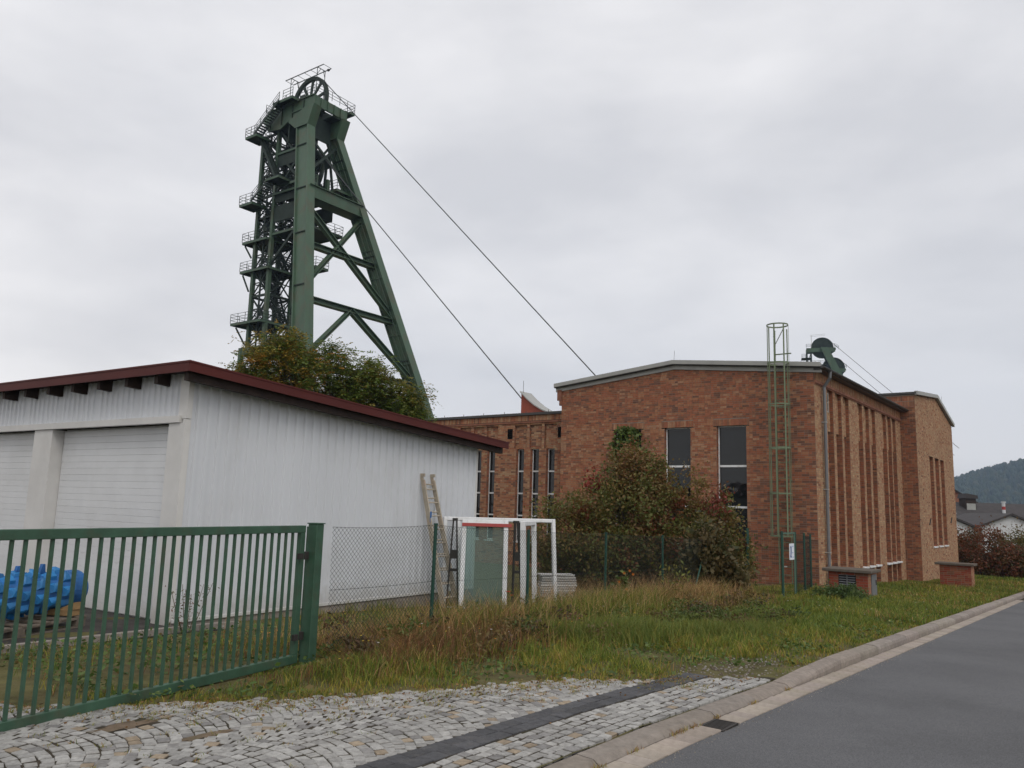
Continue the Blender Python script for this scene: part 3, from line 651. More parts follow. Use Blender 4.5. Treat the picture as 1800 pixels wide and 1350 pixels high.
# ---- two brick kiosks on the verge (ventilation boxes)
def kiosk(loc, rz, lx, ly, h, label, grille, door):
    k = empty('brick_vent_box', loc, rz, label=label, cat='utility box', group='flat-topped brick boxes on the verge')
    Wl = new_wall(); cf = lambda s,z,r: pick(r, [(4,(0.30,0.075,0.045)),(2,RED),(1,BRN)]); cl = lambda s,z,r: pick(r, [(3,ORA),(3,LTR),(2,(0.42,.2,.13))])
    op = [grille] if grille else []
    brick_panel(Wl, (0,0,0), (0,1,0), (-1,0,0), 0, ly, -0.4, h, cf, op)
    brick_panel(Wl, (0,0,0), (1,0,0), (0,-1,0), 0, lx, -0.4, h, cl, [(0.30, lx-0.05, -0.4, h-0.04)] if door else [])
    finish_bricks(Wl, k, CAMP)
    b = B(); b.box(lx-0.02, 0, -0.4, lx, ly, h); b.box(0.0, ly-0.02, -0.4, lx-0.02, ly, h); b.build('rear_wall', M['brickplain'], k)
    b = B(); b.bbox(-0.12, -0.12, h+0.002, lx+0.12, ly+0.16, h+0.09, 0.012); b.build('cap_slab', M['concrete'], k).color = (.45,.43,.4,1)
    if grille:
        a, b_, c_, d = grille
        g = B(); g.box(0.05, a, c_, 0.07, b_, d); go = g.build('grille', M['dark'], k)
        zz = c_+0.03
        while zz < d-0.02:
            g = B(); g.add([(-0.012,a+.02,zz),(-0.012,b_-.02,zz),(0.03,b_-.02,zz+0.028),(0.03,a+.02,zz+0.028),(-0.012,a+.02,zz+0.006),(-0.012,b_-.02,zz+0.006),(0.03,b_-.02,zz+0.034),(0.03,a+.02,zz+0.034)], [(0,3,2,1),(4,5,6,7),(0,1,5,4),(1,2,6,5),(2,3,7,6),(3,0,4,7)]); g.build('louvre', M['metalbox'], go); zz += 0.068
        g = B(); g.box(-0.016, (a+b_)/2-0.015, c_, 0.0, (a+b_)/2+0.015, d); g.build('mullion', M['metalbox'], go)
    if door:
        g = B(); g.box(0.31, -0.03, -0.4, lx-0.06, 0.0, h-0.05); d_ = g.build('door', M['metalbox'], k); g = B(); g.box(lx-0.2,-0.05,0.35,lx-0.17,-0.03,0.5); g.build('handle', M['steel'], d_)
    return k
x, y = 10.62, 24.0; kiosk((x, y, Z(x, y)), HROT, 0.95, 1.12, 0.72, 'brick box with louvred grille and grey metal door beside the downpipe', (0.34, 0.84, -0.02, 0.66), True)
x, y = 18.85, 33.1; kiosk((x, y, Z(x, y)), HROT, 0.75, 1.15, 0.92, 'plain red brick box with concrete cap at the foot of the far tan block', None, False)

# ------------------------------------------------------------------ white shed
SROT = R_(90-33.5)
shed = empty('garage_shed', (-4.45, 10.98, 0), SROT, label='white corrugated metal shed with dark red roof edge and sectional doors', cat='shed')
SLn, SWd = 6.76, 12.5
def sroof(x): return 3.40-(x+0.3)*0.060        # underside of the roof
def corr(b, fn, s0, s1, z0, zt, pitch=0.178, dep=0.024):
    """trapezoid sheet; fn(s, z, d) -> xyz, zt(s) top"""
    s = s0; ps = []
    k = 0
    while s < s1-1e-6:
        for ds, d in ((0.0, 0), (0.100, 0), (0.116, dep), (0.160, dep), (0.176, 0)):
            if s+ds <= s1: ps.append((s+ds, d))
        s += pitch
    ps.append((s1, 0))
    vs = []
    for a, d in ps: vs += [fn(a, z0, d), fn(a, zt(a), d)]
    b.add(vs, [(2*i, 2*i+2, 2*i+3, 2*i+1) for i in range(len(ps)-1)])
x = 0.0; i = 0
while x < SLn-0.05:
    x1 = min(x+0.89*1.2, SLn); b = B(); off = 0.003*(i % 2)
    corr(b, lambda s, z, d: (s, -0.012-d-off, z), x, x1+0.02, 0.06, lambda s: sroof(s)+0.02, dep=0.034); b.build('wall_sheet', M['white'], shed); x = x1; i += 1
for xx in np.arange(0.12, SLn, 0.356):     # screw row
    b = B(); b.tube((xx, -0.012, 1.72), (xx, -0.022, 1.72), 0.009, 6); b.build('screw', M['steel'], shed)
    b = B(); b.tube((xx, -0.012, 2.78-xx*.02), (xx, -0.022, 2.78-xx*.02), 0.008, 6); b.build('screw', M['steel'], shed)
y = 0.12; i = 0
while y < SWd-0.05:
    y1 = min(y+1.07, SWd); b = B(); corr(b, lambda s, z, d: (-0.02-d-0.003*(i % 2), s, z), y, y1+0.02, 2.80, lambda s: 3.40, 0.14, 0.022); b.build('gable_sheet', M['white'], shed); y = y1; i += 1
b = B(); b.box(0.0, 0.0, 0.03, SLn, 0.0+0.03, 2.95); b.box(SLn-0.03, 0.03, 0.03, SLn, SWd, 2.9); b.box(0.02, SWd-0.03, 0.03, SLn-0.03, SWd, 2.9); b.box(0.04,0.03,2.72,0.10,SWd-.03,3.36); b.build('inner_wall', M['trim'], shed)
for bx_ in ((-0.06, -0.05, 2.76, 0.02, 0.14, 3.36), (-0.075, -0.047, 0.04, 0.02, 0.0, 2.75), (SLn-0.02,-0.05,0.05,SLn+0.04,0.0,2.95)): b = B(); b.box(*bx_); b.build('corner_trim', M['trim'], shed)
b = B(); b.box(-0.10, 0.06, 2.705, -0.02, SWd, 2.80); b.build('lintel_trim', M['trim'], shed)
PIL = [(-0.005, 0.32), (3.42, 3.98), (7.1, 7.66), (10.8, 11.36)]
for a, b_ in PIL:
    b = B(); b.box(-0.07, max(a, 0.002), 0.0, 0.18, b_, 2.70); b.build('pillar', M['trim'], shed)
for (a, b_) in ((0.32, 3.42), (3.98, 7.1), (7.66, 10.8)):
    d = B(); d.box(0.15, a+0.01, 0.0, 0.17, b_-0.01, 2.71); do = d.build('sectional_door', M['slat'], shed)
    z = 0.02; k = 0; rr = random.Random(4)
    while z < 2.66:
        h = 0.098 if k % 5 else 0.101
        s_ = B(); s_.bbox(0.118, a+0.035, z, 0.148, b_-0.012, z+h-0.001, 0.003); o = s_.build('slat', M['slat'], do); cc = rr.uniform(.97, 1.02); o.color = (cc, cc, cc, 1); z += h; k += 1
b = B(); b.box(-0.03, -0.05, -0.5, SLn+0.02, -0.005, 0.055); b.box(-0.03,-0.005,-0.5,0.1,SWd,-0.0); b.build('plinth', M['concrete'], shed)
b = B(); b.bbox(-0.02, -0.075, 0.035, SLn, -0.052, 0.085, 0.004); b.build('drip_rail', M['slat'], shed)
# roof slab, fascia and rafters
b = B(); XA, XB, YA, YB = -0.30, SLn+0.62, -0.38, SWd+0.4
def rq(z0, z1, xa, xb, ya, yb, bb):
    bb.add([(xa,ya,sroof(xa)+z0),(xb,ya,sroof(xb)+z0),(xb,yb,sroof(xb)+z0),(xa,yb,sroof(xa)+z0),(xa,ya,sroof(xa)+z1),(xb,ya,sroof(xb)+z1),(xb,yb,sroof(xb)+z1),(xa,yb,sroof(xa)+z1)],
        [(0,3,2,1),(4,5,6,7),(0,1,5,4),(1,2,6,5),(2,3,7,6),(3,0,4,7)])
rq(0.02, 0.07, XA, XB, YA, YB, b); sr = b.build('roof', M['darkwood'], shed)
b = B(); rq(-0.045, 0.085, XA-0.02, XB+0.02, YA-0.022, YA-0.002, b); b.build('fascia', M['oxide'], sr)
b = B(); rq(-0.045, 0.085, XA-0.022, XA-0.002, YA, YB, b); b.build('fascia', M['oxide'], sr)
b = B(); rq(0.075, 0.10, XA-0.03, XB+0.03, YA-0.03, YB, b); b.build('roof_sheet', M['oxide'], sr)
yy = -0.30
while yy < SWd:
    b = B(); rq(-0.15, 0.015, XA+0.06, XB-0.03, yy, yy+0.08, b) if yy > 0.05 or True else None
    if yy < 0.0:
        b = B(); rq(-0.15, 0.015, XA+0.04, XB-0.05, yy, yy+0.09, b)
    b.build('rafter', M['darkwood'], shed); yy += 0.725

# ------------------------------------------------------------------ ladder leaning on the shed
def ext_ladder():
    P0 = shed.matrix_basis
    ld = empty('extension_ladder', (-4.45, 10.98, 0), SROT, label='old aluminium extension ladder leaning against the white shed wall', cat='ladder')
    def pt(f, s, k):   # f along ladder 0..1, s side 0/1, k layer
        top = Vector((4.98+s*0.30, -0.06-k*0.055, 2.24-0.10*k)); bot = Vector((5.05+s*0.40+0.05, -0.58-k*0.05, -0.12)); return bot+(top-bot)*f
    for k in range(2):
        for s in (0, 1):
            b = B(); b.beam(pt(0, s, k), pt(1, s, k), 0.028, 0.06, (0,-1,0.2)); b.build('stile', M['alu'], ld)
        for i in range(9):
            f = 0.06+i*0.108
            b = B(); b.tube(pt(f, 0, k), pt(f, 1, k), 0.014, 6); b.build('rung', M['alu'], ld)
    for s in (0, 1):
        b = B(); p = pt(1, s, 0); b.box(p.x-0.014, p.y-0.085, p.z-0.04, p.x+0.014, p.y+0.02, p.z+0.02); b.build('hook', M['alu'], ld)
    b = B(); p = pt(.70, 0, 1); b.box(p.x-0.02, p.y-0.035, p.z-0.10, p.x+0.02, p.y-0.03, p.z+0.10); b.build('sticker', M['blue'], ld)
ext_ladder()

# ------------------------------------------------------------------ stored window frames
def pvc_frame(name, p0, p1, h, lean, label, mull=(), glass=None, bar=0.075, trans=(), depth=0.075, cat='window frame', group='white plastic window frames leaning in the grass', strip=False):
    """upright frame from foot point p0 to p1 (xy), leaning back by 'lean' (metres at the top)"""
    p0, p1 = Vector(p0), Vector(p1); L_ = (p1-p0).length; a = math.atan2(p1.y-p0.y, p1.x-p0.x)
    fr = empty(name, (p0.x, p0.y, p0.z), a, label=label, cat=cat, group=group); fr.rotation_euler = (-math.atan2(lean, h), 0, a)
    def bar_(n, x0, z0, x1, z1):
        b = B(); b.bbox(x0, -depth/2, z0, x1, depth/2, z1, 0.008); b.box(x0+0.012, -depth/2-0.008, z0+0.012, x1-0.012, -depth/2+0.001, z1-0.012); b.build(n, M['pvc'], fr)
    bar_('jamb', 0, 0, bar, h); bar_('jamb', L_-bar, 0, L_, h); bar_('head', bar, h-bar, L_-bar, h); bar_('bottom_rail', bar, 0, L_-bar, bar)
    for m_ in mull: bar_('mullion', m_-bar/2, bar, m_+bar/2, h-bar)
    if glass:
        for g0, g1 in glass: b = B(); b.box(g0, -0.012, bar, g1, 0.012, h-bar); b.build('pane', M['clear'], fr)
    if strip:
        b = B(); b.box(0.0, -depth/2-0.03, h-0.13, L_+0.06, -depth/2-0.012, h-0.07); b.build('strap', M['red'], fr)
    return fr
pvc_frame('window_frame', (-1.17,15.25,-0.24), (1.00,15.95,-0.30), 1.72, 0.22, 'widest white window frame, without glass, at the back of the leaning stack', mull=(0.30, 1.62))
pvc_frame('window_frame', (-0.84,14.70,-0.20), (0.02,14.72,-0.21), 1.68, 0.45, 'glazed white window frame with greenish pane and red strap across its top', glass=[(0.085, 0.775)], strip=True, bar=0.085)
pvc_frame('window_frame', (0.30,14.35,-0.22), (0.55,15.45,-0.26), 1.66, 0.05, 'narrow white window frame standing edge-on right of the glazed one', bar=0.085)
# dark steel transport rack
rk_ = empty('glass_rack', (-0.98, 15.08, -0.24), 0.08, label='black steel A-shaped rack between the white window frames', cat='rack')
for s in (-1, 1):
    b = B(); b.beam((s*0.11, 0, 0), (s*0.03, 0.12, 1.66), 0.03, 0.04, (0,1,0)); b.build('leg', M['steel'], rk_)
for f in (0.45, 0.62):
    b = B(); w_ = 0.11-0.08*f; b.beam((-w_, 0.12*f, 1.66*f), (w_, 0.12*f, 1.66*f), 0.05, 0.05 if f < .5 else 0.16); b.build('crossbar', M['steel'], rk_)
b = B(); b.box(-.05,.1,1.64,.05,.16,1.69); b.build('cap', M['steel'], rk_)
rk2 = rk_; r2 = copy_tree(rk_); r2.location = (0.22, 15.25, -0.26); r2.rotation_euler = (0,0,0.5); r2['label'] = 'black steel rack partly hidden behind the right-hand fence post and narrow frame'
r2['group'] = rk_['group'] = 'black steel glass racks'
# stack of white battens
for i in range(13):
    if i == 0:
        st = empty('batten_stack', (0.72, 16.6, -0.30), R_(12), label='low stack of white boards on the grass behind the window frames', cat='boards')
    b = B(); j = random.uniform(-.02, .02); b.bbox(-0.05+j, -0.15, 0.03+i*0.05, 0.68+j+0.02*math.sin(i), 0.15, 0.03+i*0.05+0.038, 0.006); o = b.build('board', M['pvc'], st); c = random.uniform(.55,.95); o.color = (c,c*.97,c*.92,1)

# ------------------------------------------------------------------ sliding gate
def gate():
    A = Vector((-2.16, 8.62, 0)); E_ = Vector((-3.62, 5.52, 0)); d = (E_-A); Ln = d.length; a = math.atan2(d.y, d.x)
    gt = empty('gate', (A.x, A.y, 0.0), a, label='green steel gate leaf of upright bars across the cobbled driveway', cat='gate')
    zb, zt = 0.035, 1.435
    b = B(); b.bbox(0, -0.03, zt-0.075, Ln, 0.03, zt, 0.004); b.build('top_rail', M['gate'], gt)
    b = B(); b.bbox(0, -0.03, zb, Ln, 0.03, zb+0.085, 0.004); b.build('bottom_rail', M['gate'], gt)
    for x in (0.0, Ln-0.07): b = B(); b.bbox(x, -0.028, zb+0.086, x+0.07, 0.028, zt-0.076, 0.004); b.build('stile', M['gate'], gt)
    nb = 31; rr = random.Random(8)
    for i in range(nb):
        x = 0.07+(i+1)*(Ln-0.14)/(nb+1); b = B(); bend = 0.025 if i in (17,) else rr.uniform(-.003, .003)
        p = [(x, 0, zb+0.08), (x+bend*0.4, 0, zb+0.25), (x+bend, bend*1.2, zb+0.6), (x, 0, zt-0.07)]
        for u_, v_ in zip(p, p[1:]): b.beam(u_, v_, 0.023, 0.023, (0,1,0))
        b.build('bar', M['gate'], gt)
    for z in (1.12, 0.30):
        b = B(); b.box(-0.07, -0.05, z-0.04, 0.0, 0.03, z+0.04); b.box(0.05,0.03,z-.03,.12,.06,z+.03); b.build('hinge', M['steel'], gt)
    p = empty('gate_post', (A.x+0.10, A.y+0.12, -0.05), a, label='thick green steel post that the gate hangs on', cat='post')
    b = B(); b.bbox(-0.06, -0.06, -0.1, 0.06, 0.06, 1.50, 0.006); b.build('shaft', M['gate'], p)
    b = B(); b.box(-0.068, -0.068, 1.50, 0.068, 0.068, 1.512); b.build('cap', M['gate'], p)
    b = B(); b.box(-0.02, -0.10, -0.05, 0.03, -0.063, 1.47); b.build('stop_bar', M['gate'], p)
gate()

# ------------------------------------------------------------------ chain-link fence
FP = [(-1.92, 8.95, 1.44), (-0.95, 10.55, 1.52), (0.34, 12.85, 1.50), (1.86, 15.45, 1.52), (3.50, 18.30, 1.52), (4.95, 20.35, 1.50)]
fence = empty('chain_link_fence', (0, 0, 0), 0, label='chain-link wire fence on dark green posts in front of shed and bushes', cat='fence')
tops = []
for i, (x, y, h) in enumerate(FP):
    z = Z(x, y)-0.02; lean = (0.02, 0.015)[i % 2]*(1 if i in (1, 3) else -.4)
    tops.append((Vector((x, y, z)), Vector((x+lean, y, z+h))))
    if i == 0: continue
    b = B(); b.tube((x, y, z-0.2), (x+lean, y, z+h), 0.024, 8); po = b.build('post', M['post'], fence)
    b = B(); b.tube((x+lean, y, z+h), (x+lean, y, z+h+0.02), 0.028, 8); b.build('cap', M['post'], po)
b = B(); b.tube((5.0, 20.4, Z(5,20.4)+1.4), (4.3, 19.1, Z(4.3,19.1)-0.05), 0.02, 8); b.build('brace', M['post'], fence)
for i in range(len(FP)-1):
    (a0, a1), (b0, b1) = tops[i], tops[i+1]; Lb = (b0-a0).length; H = FP[i+1][2]-0.03; b = B(); cell = 0.062; wr = 0.0020
    def pt(s, z):
        f = s/Lb; lo = a0.lerp(b0, f); hi = a1.lerp(b1, f); sag = -0.02*4*f*(1-f)*(z/H); return lo.lerp(hi, min(1, (z+0.03)/ (H+0.03)))+Vector((0, 0, sag))+Vector((0.004*math.sin(9*s), 0, 0))
    k = -int(H/cell)-1
    while k*cell < Lb:
        for sg in (1, -1):
            s0 = k*cell; lo_s, hi_s = (s0, s0+H) if sg == 1 else (s0+H, s0)
            # straight wire from (lo_s,0) to (hi_s,H), clipped to 0..Lb
            f0, f1 = 0.0, 1.0; ds = hi_s-lo_s
            for lim, gt_ in ((0, True), (Lb, False)):
                fx = (lim-lo_s)/ds
                if (ds > 0) == gt_: f0 = max(f0, fx)
                else: f1 = min(f1, fx)
            if f1-f0 > 0.02:
                n_ = 3; prev = None
                for j in range(n_+1):
                    f = f0+(f1-f0)*j/n_; p = pt(lo_s+ds*f, H*f)
                    if prev is not None: b.tube(prev, p, wr, 3, cap=False)
                    prev = p
        k += 1
    b.build('wire_mesh', M['wire'], fence)
    for zz in (H, H*0.52, 0.06):
        b = B(); pr = [pt(Lb*f, zz) for f in np.linspace(0, 1, 9)]; b.poly(pr, 0.0028, 4); b.build('tension_wire', M['wire'], fence)

# ------------------------------------------------------------------ mesh-panel fence with door by the hall
pf = empty('mesh_panel_fence', (0, 0, 0), 0, label='green welded-mesh fence panels and gate at the hall corner under the caged ladder', cat='fence')
PP = [(6.60, 22.35, 1.93), (7.45, 22.05, 1.90), (8.05, 22.75, 1.90), (9.15, 25.05, 1.92), (10.20, 27.35, 1.92)]
for i, (x, y, h) in enumerate(PP):
    z = Z(x, y)-0.10; wd = 0.075 if i == 0 else 0.055
    b = B(); b.bbox(x-wd/2, y-wd/2, z-0.1, x+wd/2, y+wd/2, z+h, 0.004); b.build('post', M['post'], pf)
for i in range(4):
    p, q = Vector(PP[i][:2]), Vector(PP[i+1][:2]); d = (q-p); Lp = d.length; d.normalize(); zb = Z(*PP[i][:2])-0.06; zb2 = Z(*PP[i+1][:2])-0.06; h = 1.80
    par = pf
    if i == 1:
        b = B()
        for s in (0.05, Lp-0.05): x, y = p+d*s; b.beam((x, y, zb+.05), (x, y, zb+h), 0.04, 0.04)
        for zz in (0.07, h): 
            x0, y0 = p+d*0.05; x1, y1 = p+d*(Lp-0.05); b.beam((x0, y0, zb+zz), (x1, y1, zb+zz), 0.04, 0.04)
        par = b.build('door', M['ladder'], pf); par.color = (.55,.75,.9,1)
        x, y = p+d*0.13; b = B(); b.box(x-.05,y-.06,zb+0.9,x+.06,y-.03,zb+.925); b.build('handle', M['zinc'], par)
        x, y = p+d*0.60; n_ = Vector((d.y, -d.x))
        b = B(); c_ = Vector((x, y, zb+1.30)); dv = Vector((d.x, d.y, 0)); nv = Vector((n_.x, n_.y, 0))
        c_ += nv*0.035; b.add([c_-dv*.17+Vector((0,0,-.22)), c_+dv*.17+Vector((0,0,-.22)), c_+dv*.17+Vector((0,0,.22)), c_-dv*.17+Vector((0,0,.22))]+[c_+nv*-.006+x_ for x_ in (-dv*.17+Vector((0,0,-.22)), dv*.17+Vector((0,0,-.22)), dv*.17+Vector((0,0,.22)), -dv*.17+Vector((0,0,.22)))], [(0,1,2,3),(7,6,5,4),(0,4,5,1),(1,5,6,2),(2,6,7,3),(3,7,4,0)])
        sg = b.build('notice', M['paper'], par)
        b = B(); c2 = c_+nv*0.003
        pl = [(-.11,.13),(-.06,.16),(-.03,.12),(-.035,-.02),(-.06,-.10),(-.02,-.14),(-.09,-.17),(-.12,-.13),(-.10,-.06),(-.085,.05)]
        b.prism(pl, lambda u_, v_, dd: c2+dv*u_+Vector((0,0,v_))+nv*dd, 0.0, 0.003); b.build('emblem', M['blueink'], sg)
        b = B()
        for u_, v_ in ((.07,.14),(.09,-.15),(.05,-.03)):
            c3 = c2+dv*u_+Vector((0,0,v_)); b.prism([(-.045,-.012),(.045,-.012),(.045,.012),(-.045,.012)], lambda a_, b_, dd: c3+dv*a_+Vector((0,0,b_))+nv*dd, 0, .002)
        b.build('print_line', mat('notice_pale_blue', (.35,.45,.65)), sg)
    b = B(); n_ = int(Lp/0.05)
    for k in range(1, n_):
        x, y = p+d*(k*Lp/n_); zz = zb+(zb2-zb)*k/n_; b.tube((x, y, zz+0.05), (x, y, zz+h), 0.0016, 3, cap=False)
    for k in range(10):
        zz = 0.06+k*(h-0.06)/9; x0, y0 = p; x1, y1 = q; b.tube((x0, y0, zb+zz), (x1, y1, zb2+zz), 0.004, 4)
    b.build('wire_panel', M['wire'], par)

# ------------------------------------------------------------------ blue cutter drum on its pallet
dr_a = math.atan2(7.6-10.9, -6.53+5.74)
dr = empty('cutter_drum', (-5.72, 10.95, Z(-5.7,10.9)), dr_a, label='blue steel roller drum studded with rows of tool holders, on a pallet by the shed', cat='machine')
b = B(); zc = 0.46; r0 = 0.22
ps = [(0.0, 0.05), (0.01, 0.19), (0.05, 0.235), (0.28, 0.24), (0.30, r0), (3.2, r0)]
n_ = 28; vs = []; fs = []
for x, r in ps: vs += [(x, r*math.cos(2*math.pi*i/n_), zc+r*math.sin(2*math.pi*i/n_)) for i in range(n_)]
for j in range(len(ps)-1): fs += [(j*n_+i, j*n_+(i+1) % n_, (j+1)*n_+(i+1) % n_, (j+1)*n_+i) for i in range(n_)]
fs.append(tuple(range(n_))); b.add(vs, fs); b.build('drum', M['blue'], dr, smooth=False)
rr = random.Random(12)
hb = None
for ring_ in range(13):
    x = 0.40+ring_*0.21
    for k in range(8):
        a = 2*math.pi*k/8+ring_*0.26
        if hb is None:
            b = B(); b.add([(-.055,-.05,0),(.055,-.05,0),(.055,.05,0),(-.055,.05,0),(-.045,-.015,.075),(.035,-.015,.075),(.035,.045,.06),(-.045,.045,.06),(-.02,-.055,.10),(.01,-.055,.10),(.01,-.02,.105),(-.02,-.02,.105)],
                [(0,1,5,4),(1,2,6,5),(2,3,7,6),(3,0,4,7),(4,5,6,7),(4,5,9,8),(5,6,10,9),(7,4,8,11),(8,9,10,11),(6,7,11,10)])
            o = b.build('tool_holder', M['blue'], dr); hb = o.data
        else: o = link('tool_holder', hb, dr)
        o.location = (x, (r0-0.01)*math.cos(a), zc+(r0-0.01)*math.sin(a)); o.rotation_euler = (a-math.pi/2, 0, rr.uniform(-.05,.05)); sv = rr.uniform(1.0, 1.12); o.scale = (sv*1.25, sv*1.1, sv*.72); c_ = rr.uniform(.9,1.5); o.color = (c_, c_*1.2, c_, 1)
b = B()
for x0, x1, zt_ in ((1.15, 1.75, 0.865), (1.76, 2.8, 0.90)): b.box(x0, -0.16, zc+0.15, x1, -0.13, zt_)
b.build('guard_plate', M['blue'], dr)
for x, z in ((1.25,.83),(1.6,.83),(1.9,.87),(2.3,.87)): b = B(); b.tube((x,-.165,z-.0),(x,-.125,z),.014,8); b.build('bolt_hole', M['paper'], dr)
for x in (0.62, 1.0): b = B(); b.add([(x-.05,-.02,zc+.2),(x+.05,-.02,zc+.2),(x+.01,-.02,zc+.34),(x-.03,-.02,zc+.34),(x-.05,.02,zc+.2),(x+.05,.02,zc+.2),(x+.01,.02,zc+.34),(x-.03,.02,zc+.34)],[(0,1,2,3),(7,6,5,4),(0,4,5,1),(1,5,6,2),(2,6,7,3),(3,7,4,0)]); b.build('lifting_lug', M['blue'], dr)
pal = empty('pallet', (-5.72, 10.95, Z(-5.7,10.9)), dr_a, label='weathered wooden pallet under the blue drum', cat='pallet')
for yy in (-0.42, -0.03, 0.36):
    b = B(); b.box(0.25, yy-.05, 0.015, 3.0, yy+0.05, 0.032); b.build('bottom_board', M['pallet'], pal)
    for xx in (0.25, 1.2, 2.1, 2.85): b = B(); b.box(xx, yy-.05, 0.034, xx+0.15, yy+.05, 0.11); b.build('block', M['pallet'], pal)
    b = B(); b.box(0.25, yy-.05, 0.112, 3.0, yy+.05, 0.132); b.build('stringer', M['pallet'], pal)
for i in range(10): b = B(); b.box(0.25+i*0.29, -0.48, 0.134, 0.37+i*0.29, 0.42, 0.154); b.build('top_board', M['pallet'], pal)
for i, (x, lab) in enumerate(((0.30, 'fresh yellow timber chock under the right end of the blue drum'), (1.75, 'fresh yellow timber chock under the middle of the blue drum'))):
    ch = empty('timber_chock', (-5.72, 10.95, Z(-5.7,10.9)), dr_a, label=lab, cat='timber', group='timber chocks under the drum')
    b = B(); b.bbox(x, -0.40, 0.158, x+0.16, 0.36, 0.238, 0.006); b.build('bearer', M['timber'], ch)
    for s in (-1, 1): b = B(); b.prism([(s*0.16,0.24),(s*0.38,0.24),(s*0.38,0.33)], lambda a_, z_, d: (x+.02+d, a_, z_), 0, 0.12); b.build('wedge', M['timber'], ch)

# ------------------------------------------------------------------ headframe
HW0 = Vector((-25.861, 92.0, 0)); HFR = R_(-36)
hf = empty('headframe', (HW0.x, HW0.y, 0), HFR, label='tall green steel mine headframe with splayed legs and rope wheels behind the shed', cat='headframe')
G, GD = M['green'], M['greendark']
def legp(k, z): t_ = (47.5-z)/47.5; return k*(1.8+9.38*t_), 2.69+15.18*t_
for k in (-1, 1):
    b = B(); zt_, zb_ = 45.2, -2.5
    for (xa, xb, yw) in ((-2.1, -1.94, .56), (-0.16, 0.0, .56), (-1.94, -0.16, .36)):
        (yt, xt), (yb, xb0) = legp(k, zt_), legp(k, zb_)
        vs = []
        for (yy, xx, zz) in ((yb, xb0, zb_), (yt, xt, zt_)): vs += [(xx+xa, yy-yw, zz), (xx+xb, yy-yw, zz), (xx+xb, yy+yw, zz), (xx+xa, yy+yw, zz)]
        b.add(vs, [(0,3,2,1),(4,5,6,7),(0,1,5,4),(1,2,6,5),(2,3,7,6),(3,0,4,7)])
    lg = b.build('leg', G, hf)
    for z in (42.5, 36.4, 30.5, 24.0, 18, 13, 8):
        y, x = legp(k, z); 
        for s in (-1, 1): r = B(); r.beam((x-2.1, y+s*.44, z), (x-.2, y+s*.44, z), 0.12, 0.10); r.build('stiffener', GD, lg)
    for i in range(12):
        z = 4+i*3.4; y, x = legp(k, z)
        if k == 1: r = B(); r.beam((x-2.1, y-.45, z), (x-.2, y-.45, z), 0.1, 0.08); r.build('stiffener', G, lg)
    for s in (0.7, 1.4):
        (y0, x0), (y1, x1) = legp(k, 0), legp(k, 44.8); r = B(); r.beam((x0-s, y0-k*.43, 0), (x1-s, y1-k*.43, 44.8), 0.05, 0.08); r.build('seam', G, lg)
    # haunch up to the head girder
    b = B(); yh = legp(k, 45.2)[0]; x = legp(k, 45.2)[1]
    b.prism([(x-2.3, 45.2), (x, 45.2), (x+.9, 47.5), (x-.6, 47.5), (x-3.2, 46.55), (x-3.6, 46.3)], lambda a_, z_, d: (a_, yh+d, z_), -.6, .6); b.build('haunch', G, hf)
# head girder
for s in (-1, 1):
    b = B(); y = s*2.45; pl = [(4.0,47.5),(4.0,48.75),(-4.6,48.75),(-5.6,48.2),(-4.4,46.3),(-1.9,46.0),(-.6,46.6)]
    b.prism(pl, lambda a_, z_, d: (a_, y+d, z_), -.12, .12); gd = b.build('side_girder', G, hf)
    b = B(); b.box(-4.6, y-.28, 48.752, 4.02, y+.28, 48.84); b.box(0.2,y-.25,47.42,4.0,y+.25,47.498); b.build('flange', G, gd)
    for x in (-3.9, -1.8, 0.2, 2.2): r = B(); r.box(x-.04, y-.22, 46.5+max(0,x)*.3, x+.04, y+.22, 48.75); r.build('stiffener', GD, gd)
b = B(); b.box(3.85, -2.33, 47.52, 4.05, 2.33, 48.73); eg = b.build('end_girder', G, hf)
for y in (-1.6,-.6,.4,1.4): r = B(); r.box(4.05, y-.04, 47.55, 4.2, y+.04, 48.7); r.build('stiffener', G, eg)
for x in (-4.3, -3.2, -0.4, 1.9): b = B(); b.box(x-.12, -2.33, 47.0, x+.12, 2.33, 48.6); b.build('cross_girder', GD, hf)
b = B(); b.box(-4.3, -2.3, 46.4, -.4, 2.3, 46.5); b.build('floor', GD, hf)
for s in (-1, 1): b = B(); b.box(-.4, min(s*.5,s*2.3), 47.35, 3.8, max(s*.5,s*2.3), 47.45); b.build('floor', GD, hf)
